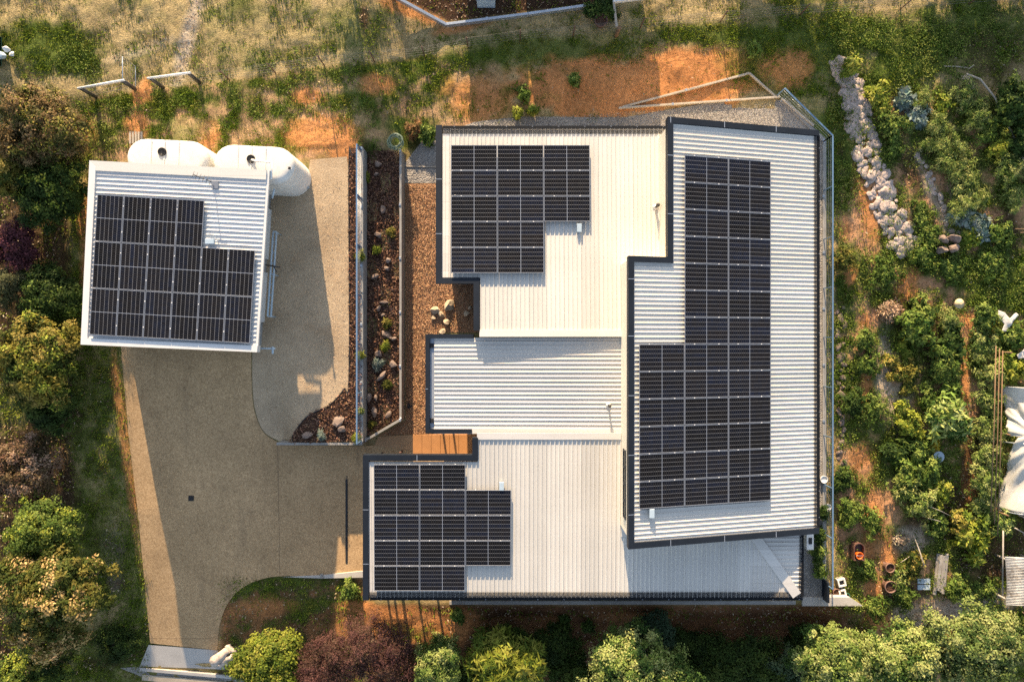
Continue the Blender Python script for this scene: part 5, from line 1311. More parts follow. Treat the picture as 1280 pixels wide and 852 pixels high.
# ------------------------------------------------------------------ grass, as loose cover
def tufts(name, N, cat_w, seed, hl, wd, pal, blades=4, spread=.10, dens_noise=True):
    rng = np.random.default_rng(seed)
    X = rng.uniform(-26, 26, N); Y = rng.uniform(-17.6, 17.6, N); Z = ground_z(X, Y); px, py = to_px(X, Y, Z)
    Wt = cover(px, py); p = sum(Wt[k]*wk for k, wk in cat_w.items())
    if name == 'weeds': p = np.clip(p-.32, 0, 1)*1.5
    p = p*np.clip(0.3+1.5*fbm(X*1.1+3, Y*1.1+8, 4), 0, 1)
    inb = (px > -25) & (px < 1305) & (py > -25) & (py < 880)
    build = (X > -7.1) & (X < 15.05) & (Y > -12.7) & (Y < 10.5)
    drive = (px > 150+np.clip((py-430)*.1, 0, 40)) & (px < 456) & (py > 190) & (py < 722) | ((px > 186) & (px < 274) & (py > 700))
    band = (px > 775) & (px < 1030) & (py > 122) & (py < 172)
    ok = (rng.random(N) < p) & inb & ~build & ~drive & ~band & (px > -20)
    X, Y, Z = X[ok], Y[ok], Z[ok]; n = len(X)
    k = np.repeat(np.arange(n), blades); m = len(k)
    sz = rng.uniform(.5, 1.4, n)
    a = rng.uniform(0, 6.283, m); r = spread*sz[k]*rng.random(m)**.5
    bx, by = X[k]+r*np.cos(a), Y[k]+r*np.sin(a)
    a2 = a+rng.normal(0, .6, m); lean = rng.uniform(.25, 1.0, m); L = hl*sz[k]*rng.uniform(.6, 1.3, m)
    tip = np.stack([bx+np.cos(a2)*L*lean, by+np.sin(a2)*L*lean, Z[k]+L*(1-.45*lean)], 1)
    wv = np.stack([-np.sin(a2)*wd*sz[k], np.cos(a2)*wd*sz[k], np.zeros(m)], 1)
    b0 = np.stack([bx, by, Z[k]-.02], 1)
    v = np.empty((m, 3, 3)); v[:, 0] = b0-wv; v[:, 1] = b0+wv; v[:, 2] = tip
    pal = np.array(pal); pk = np.clip((fbm(X*.8+20, Y*.8, 3)+rng.normal(0, .16, n))*len(pal), 0, len(pal)-1).astype(int)
    col = pal[pk][k]*rng.uniform(.7, 1.3, (m, 1))
    o = arr_mesh(name, v.reshape(-1, 3), 3, np.clip(col, 0, 1), M['blade']); o['kind'] = 'stuff'; return o
GP_ = [(0.08, 0.13, 0.016), (0.12, 0.175, 0.021), (0.17, 0.215, 0.03), (0.22, 0.22, 0.045)]
DP_ = [(0.27, 0.21, 0.095), (0.37, 0.285, 0.14), (0.22, 0.18, 0.075), (0.16, 0.165, 0.045), (0.32, 0.24, 0.115), (0.13, 0.15, 0.034)]
tufts('grass', 290000, {GRN: .8, DRY: .10, RED: .03, DRK: .10}, 91, .10, .020, GP_, 5, .13)
tufts('dry_grass', 170000, {DRY: .75, GRN: .12, RED: .05, GRY: .3}, 92, .045, .011, DP_, 5, .12)
tufts('weeds', 60000, {GRN: .6, DRY: .0, RED: .03, DRK: .06}, 93, .11, .04, GP_, 7, .15)
def low_cover(name, N, seed, size, pal, zone):
    rng = np.random.default_rng(seed); nc = N//26; X = rng.uniform(15.2, 26, nc); Y = rng.uniform(-14, 16, nc)
    X, Y = (np.concatenate([X, rng.uniform(-21, -6, nc//5)]), np.concatenate([Y, rng.uniform(8.8, 13.5, nc//5)])); nc = len(X)
    px, py = to_px(X, Y, ground_z(X, Y)); Wt = cover(px, py); k = rng.random(nc) < Wt[GRN]*np.clip(fbm(X*1.4+31, Y*1.4, 4)*2.6-np.where(X > 0, .72, .95), 0, 1)
    X, Y = X[k], Y[k]; i = np.repeat(np.arange(len(X)), 26); m = len(i); s = rng.uniform(.10, .30, len(X))
    off = rng.normal(size=(m, 2))*s[i][:, None]*.6; x = X[i]+off[:, 0]; y = Y[i]+off[:, 1]; h = np.abs(rng.normal(size=m))*.13*(s[i]/.2)*np.where(x > 0, 1, .4)
    keep = ~((x > -7.2) & (x < 15.12) & (y < 9.0)); x, y, h, i = x[keep], y[keep], h[keep], i[keep]; m = len(x)
    px, py = to_px(x, y, ground_z(x, y)); ok = ~((px > 300) & (px < 456) & (py > 190)) & ~((px > 150) & (px < 390) & (py > 165)); x, y, h, i = x[ok], y[ok], h[ok], i[ok]; m = len(x)
    nr = np.array([0, 0, .8])+.6*rng.normal(size=(m, 3))
    pal = np.array(pal); pk = rng.integers(0, len(pal), len(X))
    v = leaf_quads(np.stack([x, y, ground_z(x, y)+h+.02], 1), nr, size, size*.5, rng)
    o = arr_mesh(name, v, 4, np.clip(pal[pk][i]*rng.uniform(.7, 1.3, (m, 1)), 0, 1), M['leaf']); o['kind'] = 'stuff'
low_cover('ground_cover', 330000, 95, .08, [(0.12, 0.18, 0.028), (0.17, 0.23, 0.038), (0.085, 0.135, 0.022), (0.23, 0.26, 0.06), (0.06, 0.10, 0.018)], None)
# bark chips in the mulch beds
def chips(name, regions, seed, pal, size, zf):
    rng = np.random.default_rng(seed); V = []; C = []
    for (x0, x1, y0, y1, n, test) in regions:
        X = rng.uniform(x0, x1, n); Y = rng.uniform(y0, y1, n)
        if test is not None: k = test(X, Y); X, Y = X[k], Y[k]
        Z = zf(X, Y); m = len(X)
        pos = np.stack([X, Y, Z+rng.uniform(0.01, .06, m)], 1); nr = np.array([0, 0, 1])+.55*rng.normal(size=(m, 3))
        V.append(leaf_quads(pos, nr, size, size*.45, rng)); C.append(palette_cols(pal, m, rng, .4))
    o = arr_mesh(name, np.concatenate(V), 4, np.concatenate(C), M['chip']); o['kind'] = 'stuff'
def in_poly(poly):
    P_ = np.array(poly)
    def t(X, Y):
        ins = np.zeros(len(X), bool); j = len(P_)-1
        for i in range(len(P_)):
            c = ((P_[i, 1] > Y) != (P_[j, 1] > Y)) & (X < (P_[j, 0]-P_[i, 0])*(Y-P_[i, 1])/(P_[j, 1]-P_[i, 1]+1e-9)+P_[i, 0]); ins ^= c; j = i
        return ins
    return t
CH = [(0.12, 0.065, 0.042), (0.20, 0.11, 0.07), (0.07, 0.04, 0.03), (0.27, 0.165, 0.11), (0.15, 0.09, 0.07)]
chips('bark_mulch', [(-10.5, X1, -5, YN, 16000, in_poly(west_bed))], 71, CH, .11, lambda X, Y: np.full(len(X), PADZ+.03))
chips('bark_mulch', [(X1, X2, -4.6, YN+.2, 11000, in_poly(mid_bed))], 72, CH, .11, lambda X, Y: np.full(len(X), .54))
GC = [(0.42, 0.24, 0.13), (0.52, 0.34, 0.20), (0.28, 0.16, 0.10), (0.46, 0.28, 0.17)]
chips('gravel_stones', [(X2+.1, -3.3, -4.4, 7.5, 9000, None), (-3.3, -1.5, .5, 2.8, 1500, None)], 73, GC, .07, lambda X, Y: np.full(len(X), .02))
PC = [(0.55, 0.42, 0.28), (0.40, 0.30, 0.20), (0.64, 0.52, 0.37)]
chips('gravel_stones', [(-11.4, -7.2, -4.4, 7.4, 9000, in_poly(pad_poly))], 74, PC, .04, lambda X, Y: ground_z(X, Y)+.02)
SC = [(0.36, 0.34, 0.31), (0.24, 0.23, 0.22), (0.46, 0.43, 0.38)]
chips('gravel_stones', [(-1.8, 13, 9.5, 11.5, 7000, lambda X, Y: (Y < 10.5+(X+2)*.06))], 75, SC, .06, lambda X, Y: ground_z(X, Y)+.02)
# leaf litter and straw along the garden rows
def litter(name, N, cats, seed, pal, size):
    rng = np.random.default_rng(seed); X = rng.uniform(-26, 26, N); Y = rng.uniform(-17.5, 17.5, N); Z = ground_z(X, Y); px, py = to_px(X, Y, Z)
    Wt = cover(px, py); p = sum(Wt[k]*wk for k, wk in cats.items())
    build = (X > -7.1) & (X < 15.05) & (Y > -12.7) & (Y < 10.6)
    drive = (px > 150) & (px < 456) & (py > 190) & (py < 722) | ((px > 186) & (px < 274) & (py > 700))
    ok = (rng.random(N) < p) & ~build & ~drive; X, Y, Z = X[ok], Y[ok], Z[ok]; m = len(X)
    v = leaf_quads(np.stack([X, Y, Z+rng.uniform(.01, .07, m)], 1), np.array([0, 0, 1])+.5*rng.normal(size=(m, 3)), size, size*.4, rng)
    o = arr_mesh(name, v, 4, palette_cols(pal, m, rng, .4), M['chip']); o['kind'] = 'stuff'
litter('leaf_litter', 90000, {DRK: .7, GRY: .8, RED: .08}, 81, [(0.30, 0.22, 0.14), (0.20, 0.13, 0.08), (0.42, 0.34, 0.24), (0.13, 0.085, 0.055)], .12)
# ------------------------------------------------------------------ stones
def rock_mesh(seed, mat, sub=3, rough=.30, flat=.75, soft=False):
    rng = random.Random(seed); bm = bmesh.new(); bmesh.ops.create_icosphere(bm, subdivisions=sub, radius=1)
    o = Vector((rng.uniform(0, 50), rng.uniform(0, 50), rng.uniform(0, 50)))
    pl = [(Vector((rng.gauss(0, 1), rng.gauss(0, 1), rng.gauss(0, .7))).normalized(), rng.uniform(.75, .97) if soft else rng.uniform(.45, .8)) for _ in range(11)]
    for v in bm.verts:
        p = v.co.copy()
        for n_, d in pl:        # cleaved faces
            k = p.dot(n_)
            if k > d: p -= n_*(k-d)*.9
        p *= 1+rough*.5*mnoise.noise(p*1.6+o)+rough*.25*mnoise.noise(p*4.5+o)+rough*.12*mnoise.noise(p*11+o)
        p.z *= flat; v.co = p
    me = bpy.data.meshes.new('rock'); bm.to_mesh(me); bm.free(); me.materials.append(mat)
    me.polygons.foreach_set('use_smooth', [soft]*len(me.polygons)); return me
RK = {'g': [rock_mesh(i, M['rock_grey'], 3, .55, .8, True) for i in range(6)], 's': [rock_mesh(20+i, M['sandstone']) for i in range(5)], 'p': [rock_mesh(40+i, M['rock_pink']) for i in range(5)]}
def rock(kind, px, py, sx, sy, rot, label, group, z=None, h=None, cat='rock', rng=random.Random(3), name='rock'):
    g = G(px, py) if z is None else P(px, py, z)
    me = rng.choice(RK[kind]); o = bpy.data.objects.new(name, me); COL.objects.link(o)
    k = (H-g.z)/F; o.scale = (sx*k/2*1.15, sy*k/2*1.15, (h if h else min(sx, sy)*k*(.32 if kind == 'g' else .45))); o.location = (g.x, g.y, g.z+o.scale[2]*.35); o.rotation_euler = (rng.uniform(-.2, .2), rng.uniform(-.2, .2), math.radians(rot))
    tag(o, label, cat, group); return o
# the long bed of weathered stones
axis_pts = spline([(1046, 78), (1060, 98), (1070, 120), (1073, 148), (1082, 182), (1093, 222), (1107, 258), (1122, 290), (1138, 312)], 10)
rg = random.Random(8); k = 0; n = len(axis_pts)
s = 0.0; 
while s < n-1:
    i = int(s); x, y = axis_pts[i]; x2, y2 = axis_pts[min(n-1, i+3)]; d = Vector((x2-x, y2-y)).normalized() if (x2, y2) != (x, y) else Vector((0, 1)); nn = Vector((-d.y, d.x))
    wdt = 9 if y < 125 else 12
    for off in ((-1.05, -.6, -.1, .35, .8, 1.15) if y > 118 else (-.9, -.2, .5, 1.0)):
        q = Vector((x, y))+nn*(off*wdt+rg.uniform(-2.5, 2.5))+d*rg.uniform(-3, 3); sz = rg.choice((6, 7, 8, 9, 10, 12, 14))*rg.uniform(.85, 1.15)
        rock('g', q.x, q.y, sz*1.05, sz*rg.uniform(.65, .95), rg.uniform(0, 180), 'weathered grey stone in the long diagonal stone bed at the garden\'s north end', 'stones of the long garden bed', rng=rg)
    s += rg.uniform(1.7, 2.3)
for i in range(26):
    t = i/25; x = 1146+52*t+rg.uniform(-5, 5); y = 188+112*t+rg.uniform(-4, 4); sz = rg.uniform(5, 10)
    rock('g', x, y, sz, sz*.8, rg.uniform(0, 180), 'small stone in the short broken line between the long stone bed and the fern rows', 'stones of the short broken line', rng=rg)
for i in range(30):
    y = 385+i*7.2+rg.uniform(-2, 2); x = 1049+rg.uniform(-4, 6)+(y-385)*.004
    sz = rg.uniform(6, 11)
    rock('p', x, y, sz*1.1, sz*.8, rg.uniform(0, 180), 'pinkish stone in the loose row of stones at the foot of the east handrail', 'stones along the handrail', rng=rg)
for (x, y, sx, sy, r) in ((467, 754, 18, 10, 10), (482, 757, 14, 11, 60), (496, 753, 14, 9, 0), (511, 756, 12, 10, 40), (524, 754, 15, 10, 120), (538, 753, 17, 9, 5), (551, 756, 12, 9, 80), (475, 762, 10, 8, 0), (505, 762, 11, 8, 30), (530, 762, 10, 8, 70)):
    rock('p', x, y, sx, sy, r, 'rough stone in the row of rubble at the foot of the carport\'s south side', 'rubble south of the carport', z=-.5, rng=rg)
# boulders in the gravel court
for (x, y, sx, sy, r, lab, hh) in ((562, 382, 18, 12, 40, 'largest buff sandstone boulder in the gravel court', .32), (544, 388, 14, 10, -20, 'flat buff boulder at the west side of the court group', .22), (552, 393, 8, 9, 60, 'small upright buff stone between the two big court boulders', .2), (558, 403, 9, 8, 10, 'round buff stone south of the court group', .2), (542, 397, 7, 6, 0, 'small brown stone below the flat court boulder', .14), (553, 415, 10, 7, 30, 'buff stone half hidden by the middle roof edge', .16), (583, 392, 9, 8, 30, 'shaded brown stone by the court wall, lower one', .16), (587, 385, 6, 6, 0, 'shaded brown stone by the court wall, upper one', .12)):
    rock('s', x, y, sx, sy, r, lab, 'boulders in the gravel court', z=0.02, h=hh, cat='boulder', name='boulder', rng=rg)
# rocks of the planter and mulch corner
for (x, y, sx, sy, r, lab) in ((472, 206, 12, 12, 60, 'rock at the north end of the rock bed'), (471, 218, 8, 6, 0, 'small rock just below the northernmost rock'), (479, 263, 9, 14, 20, 'tall pale rock in the north half of the rock bed'), (473, 293, 16, 9, -20, 'flat grey rock south of the tall pale rock'), (485, 326, 12, 9, 60, 'dark rock midway along the rock bed'), (484, 335, 12, 7, -25, 'white edged rock midway along the rock bed'), (469, 346, 12, 8, 10, 'pinkish rock alone west of centre in the rock bed'), (480, 378, 14, 6, -10, 'upper rock of the small cluster in the rock bed'), (474, 385, 10, 8, 40, 'brown rock of the small cluster in the rock bed'), (479, 394, 6, 6, 0, 'lowest pebble of the small cluster'), (484, 418, 18, 9, -35, 'long rock pointing at the lower wall'), (493, 423, 8, 7, 0, 'stone touching the lower wall'), (473, 441, 15, 12, 10, 'rounded grey rock above the silvery shrub'), (491, 455, 14, 14, 40, 'triangular pinkish rock against the lower wall'), (478, 470, 18, 8, 50, 'long leaning rock below the triangular one'), (462, 496, 10, 16, 20, 'shaded rock under the tall wall near the south end'), (468, 514, 10, 18, 25, 'tall pale rock near the south end of the rock bed'), (486, 517, 9, 14, -15, 'upright rock by the slanted end of the lower wall'), (470, 497, 5, 10, 5, 'thin orange stone stood on end near the south end')):
    rock('p', x, y, sx*.85, sy*.8, r, lab, 'rocks in the bed between the sleeper walls', z=.56, h=.14+.006*max(sx, sy), rng=rg)
for (x, y, sx, sy, r, lab) in ((423, 526, 16, 14, 30, 'big pale rock in the mulch corner, upper'), (427, 535, 14, 9, 10, 'rock tucked under the big pale one in the mulch corner'), (384, 543, 14, 10, 0, 'flat pale rock at the west tip of the mulch corner')):
    rock('p', x, y, sx, sy, r, lab, 'rocks in the mulch corner', z=PADZ+.06, h=.2, rng=rg)
wd = thing('driftwood', 'bleached white stump lying beside the driveway mouth', 'driftwood', tuple(G(286, 815)))
g = G(286, 815); mb = MB()
rr = random.Random(4)
for (a, b, r0) in (((272, 822), (292, 806), .30), ((276, 826), (296, 812), .22), ((280, 815), (288, 826), .2), ((288, 805), (298, 812), .16)):
    A, B = G(*a, .25), G(*b, .35); mb.tube([A+(B-A)*t+Vector((rr.uniform(-.08, .08), rr.uniform(-.08, .08), rr.uniform(-.06, .1))) for t in (0, .25, .5, .75, 1)], r0, 8, r0*.5)
obj('wood', mb, M['stone_white'], wd)

# ------------------------------------------------------------------ paddock fence
def brace(label, base, top):
    r = thing('brace_posts', label, 'fence post', tuple(G(*base[0])))
    g = [G(*b) for b in base]; h = 1.12
    t = [Vector((q.x, q.y, q.z+h)) for q in g]
    for q, p in zip(g, t): obj('post', MB().tube([(q.x, q.y, q.z-.2), p], .085, 10), M['rust_gauze'], r)
    d = (t[1]-t[0]).normalized()*.12
    obj('rail', MB().tube([t[0]-d, t[1]+d], .05, 10), M['white_steel'], r)
brace('western of two white railed strainer braces on the paddock fence', [(120, 121.5), (170, 112.5)], None)
brace('eastern of two white railed strainer braces on the paddock fence', [(204, 109.5), (250, 103.5)], None)
fp = [(250, 103.5), (287, 100), (345, 92), (406, 83), (468, 77), (531, 71), (585, 60), (650, 51), (716, 46), (800, 36), (900, 28), (1000, 19), (1125, 12), (1210, 6), (1290, 1)]
fr = thing('wire_fence', 'wire paddock fence on thin dark star pickets crossing the top of the photo', 'fence', tuple(G(287, 100)))
gp = [G(*p) for p in fp]
for i, q in enumerate(gp[1:]):
    hh = 1.15
    obj('post', MB().tube([(q.x, q.y, q.z-.1), (q.x, q.y, q.z+hh)], .028, 6), M['rust_tub'], fr)
for hgt in (.25, .5, .75, .95, 1.08):
    pts = []
    for a, b in zip(gp[:-1], gp[1:]):
        for t in (0, .25, .5, .75): 
            q = a+(b-a)*t; pts.append((q.x, q.y, q.z+hgt-.03*math.sin(math.pi*t)))
    pts.append(tuple(gp[-1]+Vector((0, 0, hgt))))
    obj('wire', MB().tube(pts, .004, 4), M['wire'], fr)
fr2 = thing('wire_fence', 'short run of wire fence continuing west from the western strainer brace', 'fence', tuple(G(100, 124)))
for hgt in (.3, .6, .95):
    obj('wire', MB().tube([G(121, 121.5, hgt), G(169, 112.5, hgt)], .006, 4), M['wire'], fr2)
    obj('wire', MB().tube([G(205, 109.5, hgt), G(250, 103.5, hgt)], .006, 4), M['wire'], fr2)
gt = thing('gate', 'narrow wire mesh gate standing open between the two strainer braces', 'gate', tuple(G(171, 111)))
a, b = G(170.5, 110, .05), G(170.5, 84, .05); mb = MB(); up = Vector((0, 0, 1.05))
mb.tube([a, b, b+up, a+up, a], .022, 6); obj('frame', mb, M['galv'], gt)
mb = MB()
for i in range(1, 6): q = a+(b-a)*i/6; mb.tube([q, q+up], .005, 4)
for i in range(1, 5): mb.tube([a+up*i/5, b+up*i/5], .005, 4)
obj('mesh', mb, M['wire'], gt)
pt = thing('pallet', 'short bit of timber slatting in the weeds by the western water tank', 'pallet', tuple(G(171, 172)))
mb = MB(); q = G(171, 173)
for i in range(5): mb.box((q.x-.25+i*.13, q.y, q.z+.08), (.09, .55, .03))
obj('slats', mb, M['timber_pale'], pt)

# hose coil
hc = thing('hose', 'coil of pale green garden hose at the north end of the lower sleeper wall', 'hose', tuple(G(495, 178)))
q = P(495, 178, 1.1); pts = []; rr = random.Random(5)
for i in range(150):
    a = i*.42; r_ = .30+.07*math.sin(i*.37)+rr.uniform(-.015, .015); pts.append((q.x+r_*math.cos(a)+.04*math.sin(i*.11), q.y+r_*math.sin(a), q.z+.02+.0012*i))
obj('coil', MB().tube(pts, .014, 6), M['hose'], hc)

# ------------------------------------------------------------------ yard at the top of the photo
timber_run('long silver grey edging beam bent into a shallow V at the top of the yard', [G(490, -4), G(558, 33), G(660, 20), G(737, 9)], .12, .3, 'galv', up=.25)
timber_run('white painted rail beside the potted plant at the top of the photo', [G(764, 9), G(805, 4), G(825, -2)], .10, .2, 'white_steel', 'fence_rail', .6)
timber_run('short pale timber running down from the white rail to the cut post', [G(765, 9), G(769, 40)], .10, .2, 'timber_pale', 'fence_rail', .55)
cp = thing('post', 'stout sawn off timber post at the end of the pale rail', 'post', tuple(G(770, 44)))
q = G(770, 45); obj('post', MB().tube([(q.x, q.y, q.z-.2), (q.x+.03, q.y, q.z+.85)], .11, 10, .09), M['timber_brown'], cp)
ub = thing('utility_box', 'pale grey equipment box at the top edge above the bent silver edging', 'cabinet', tuple(G(608, 2)))
q = G(608, 0); obj('body', MB().box((q.x, q.y, q.z+.4), (.85, .8, .8)), M['box_blue'], ub); obj('lid', MB().box((q.x, q.y, q.z+.83), (.92, .88, .05)), M['galv'], ub)
tp_ = thing('plant_pot', 'dusky terracotta pot standing in the shade below the leafy shrub', 'pot', tuple(G(750, 30)))
def pot(px, py, r, h, label, mat, soil=True, group=None, name='plant_pot'):
    q = G(px, py); t = thing(name, label, 'pot', q, group)
    obj('pot', MB().lathe(q, [(r*.7, 0), (r*.98, h*.85), (r*1.06, h*.86), (r*1.06, h), (r*.92, h), (r*.88, h*.8), (0, h*.78)], 20), mat, t)
    if soil: obj('soil', MB().disc(q+Vector((0, 0, h*.86)), r*.89, 16), M['mulch'], t)
    return t
bpy.data.objects.remove(tp_); pot(750, 30, .30, .42, 'dusky terracotta pot standing in the shade below the leafy shrub', M['rust_tub'])
# green utility trailer at the left edge
tr = thing('trailer', 'dark green trailer corner with pale sacks on it at the top left edge', 'trailer', tuple(G(-6, 62)))
q = G(-6, 66)
obj('tub', MB().strip([(q.x-1, q.y+.75), (q.x-1, q.y-.75), (q.x+.55, q.y-.75), (q.x+.55, q.y+.55), (q.x+.3, q.y+.75)], .05, q.z+.75, q.z+.3, closed=True).prism([(q.x-1, q.y+.75), (q.x-1, q.y-.75), (q.x+.55, q.y-.75), (q.x+.55, q.y+.55), (q.x+.3, q.y+.75)], q.z+.42, q.z+.36), M['teal'], tr)
obj('canopy', MB().prism([(q.x-1, q.y+.95), (q.x-1, q.y+.15), (q.x+.45, q.y+.15), (q.x+.62, q.y+.45), (q.x+.3, q.y+.85)], q.z+1.25, q.z+1.15), M['teal'], tr)
for y in (.25, .8): obj('canopy_post', MB().tube([(q.x+.3, q.y+y, q.z+.4), (q.x+.3, q.y+y, q.z+1.2)], .03), M['teal'], tr)
for y in (-.8, .8): obj('wheel', MB().lathe((0, 0, 0), [(0, -.09), (.30, -.09), (.33, -.05), (.33, .05), (.30, .09), (0, .09)], 20), M['black'], tr, local=True)
ws = [o for o in tr.children if o.name.startswith('wheel')]
for o, y in zip(ws, (-.86, .86)): o.rotation_euler = (math.pi/2, 0, 0); o.location = Vector((q.x-.3, q.y+y, q.z+.33))-Vector(tr.location)
def sack(px, py, z, r, lab, mat):
    p = P(px, py, z); me = rock_mesh(int(px*7+py), mat, 3, .25, .7); o = bpy.data.objects.new('sack', me); COL.objects.link(o); o.location = p; o.scale = (r, r*.8, r*.7); tag(o, lab, 'sack')
qz = q.z+.7
sack(8, 61, qz, .20, 'white sack on the north side of the trailer load', M['white_plastic']); sack(3, 69, qz, .26, 'grey sack on the south side of the trailer load', M['box_blue']); sack(15, 68, q.z+.2, .17, 'small white block on the grass just off the trailer', M['white_plastic'])

# ------------------------------------------------------------------ vegetable garden furniture
sb_ = thing('straw_bale', 'weathered straw bale stack split in four below the stone bed', 'straw bale', tuple(G(1180, 306)))
q = G(1180, 306, .0)
for i, (dx, dy) in enumerate(((-.27, .2), (.25, .24), (-.24, -.24), (.29, -.2))):
    me = rock_mesh(200+i, M['rock_pink'], 3, .3, .8); o = bpy.data.objects.new('bale', me); COL.objects.link(o); o.parent = sb_; o.location = (dx*1.08, dy*1.08, .35); o.scale = (.31, .27, .42); o.rotation_euler = (0, 0, .15)
def heap(label, px, py, r, mat, h, seed, name='heap', pal=None, n=900):
    q = G(px, py); t = thing(name, label, name.replace('_', ' '), q)
    me = rock_mesh(seed, mat, 4, .7, .8); o = bpy.data.objects.new('mound', me); COL.objects.link(o); o.parent = t; o.scale = (r, r*.9, h); o.location = (0, 0, h*.2)
    rng = np.random.default_rng(seed); d = rng.normal(size=(n, 3)); d[:, 2] = abs(d[:, 2]); d /= np.linalg.norm(d, axis=1)[:, None]
    v = leaf_quads(d*np.array([r*.9, r*.82, h*.85])*rng.uniform(.8, 1.1, (n, 1))+np.array([0, 0, h*.2]), d+.6*rng.normal(size=(n, 3)), .2, .05, rng)
    arr_mesh('loose_stalks', v, 4, palette_cols(pal, n, rng, .35), M['chip'], t)
heap('big pale brown heap of dry stalks west of the black tub', 1110, 390, .62, M['brown_heap'], .55, 61, 'stalk_heap', [(0.42, 0.29, 0.19), (0.32, 0.21, 0.13), (0.5, 0.37, 0.25)])
heap('small rusty brown heap beside the black tub', 1150, 379, .36, M['trunk'], .3, 62, 'compost_heap', [(0.28, 0.13, 0.05), (0.2, 0.10, 0.04), (0.34, 0.18, 0.08)], 400)
heap('grey brown straw clod heap among the leaning stakes', 1124, 674, .36, M['straw'], .25, 63, 'straw_heap', [(0.45, 0.37, 0.27), (0.36, 0.29, 0.2)], 400)
pot(1136, 378, .16, .34, 'narrow black tub between the two brown heaps', M['black'], name='tub')
ht = thing('hat', 'cream sun hat resting on a post above the pale grey bush', 'hat', tuple(G(1190, 380)))
q = G(1190, 380, .55); obj('brim', MB().lathe(q, [(.23, .0), (.24, .012), (.12, .04), (.10, .13), (.05, .15), (0, .14)], 24), simple('cream_felt', (.60, .46, .27), .9, 0, .1), ht)
obj('stake', MB().tube([(q.x, q.y, q.z-.6), (q.x, q.y, q.z+.1)], .02), M['timber_brown'], ht)
def cloth(label, outline, z, mat, seed, name='white_cloth', cat='cloth', amp=.10):
    """a crumpled sheet over the ground, cut to an outline given in photo pixels"""
    poly = [tuple(G(*p)[:2]) for p in outline]; xs = [p[0] for p in poly]; ys = [p[1] for p in poly]
    pts = []; n = len(poly)
    for i in range(n):
        a = Vector(poly[i]); b = Vector(poly[(i+1) % n]); k = max(1, int((b-a).length/.08))
        for j in range(k): pts.append(a+(b-a)*(j/k))
    nb = len(pts); ed = [(i, (i+1) % nb) for i in range(nb)]
    x = min(xs)
    while x < max(xs):
        y = min(ys)
        while y < max(ys): pts.append(Vector((x, y))); y += .07
        x += .07
    r = geometry.delaunay_2d_cdt(pts, ed, [list(range(nb))], 1, 1e-4)
    mb = MB().add([(p.x, p.y, gz(p.x, p.y)+z+amp*mnoise.noise(Vector((p.x*3.2, p.y*1.7, seed)))+amp*.6*abs(mnoise.noise(Vector((p.x*8, p.y*3, seed+3))))) for p in r[0]], [tuple(f) for f in r[2]], True)
    o = obj(name, mb, mat); tag(o, label, cat)
    s = o.modifiers.new('thickness', 'SOLIDIFY'); s.thickness = .006; return o
CLOTH = simple('grubby_white_cloth', (0.58, 0.56, 0.52), .9, 0, .3, 6, 30)
cloth('white sheet snagged on the bush at the east side of the garden', [(1240, 388), (1248, 391), (1253, 398), (1262, 391), (1265, 394), (1257, 402), (1252, 414), (1243, 415), (1247, 405), (1239, 397)], .45, CLOTH, 1)
cloth('small white rag at the east photo edge above the polytunnel', [(1262, 443), (1272, 435), (1280, 438), (1276, 446), (1264, 448)], .5, CLOTH, 2)
sp = thing('pan', 'pale grey dish lying in the leaves beside the yellow flowers', 'dish', tuple(G(1167, 569, .3))); q = G(1167, 569, .35)
obj('dish', MB().lathe(q, [(.0, 0), (.22, .02), (.27, .07), (.25, .07), (.2, .035), (0, .02)], 20), M['box_blue'], sp)
# polytunnel of torn sheeting on hoops
ptn = thing('polytunnel', 'polytunnel with torn translucent white sheeting at the east edge', 'polytunnel', tuple(G(1275, 560)))
def film():
    m, nt = new_mat('weathered_white_film'); v = coords(nt); n1 = noise(nt, v, 2.2, 5, .65); n2 = noise(nt, v, 9, 4)
    c = ramp(nt, mathn(nt, 'ADD', mathn(nt, 'MULTIPLY', n1, .6), mathn(nt, 'MULTIPLY', n2, .4)), [(.3, (.66, .63, .56)), (.6, (.86, .85, .80))])
    b = nd(nt, 'ShaderNodeBsdfPrincipled'); ln(nt, c, b.inputs['Base Color']); b.inputs['Roughness'].default_value = .45
    t = nd(nt, 'ShaderNodeBsdfTranslucent'); ln(nt, c, t.inputs[0]); tr_ = nd(nt, 'ShaderNodeBsdfTransparent')
    mx = nd(nt, 'ShaderNodeMixShader'); mx.inputs[0].default_value = .3; ln(nt, b.outputs[0], mx.inputs[1]); ln(nt, t.outputs[0], mx.inputs[2])
    m2 = nd(nt, 'ShaderNodeMixShader'); ln(nt, ramp(nt, n1, [(.4, .0), (.7, .3)]), m2.inputs[0]); ln(nt, mx.outputs[0], m2.inputs[1]); ln(nt, tr_.outputs[0], m2.inputs[2])
    o = nd(nt, 'ShaderNodeOutputMaterial'); ln(nt, m2.outputs[0], o.inputs[0]); return m
FILM = film()
base = G(1245, 560); xw = base.x; zb_ = gz(xw+1, base.y); R_ = 1.35
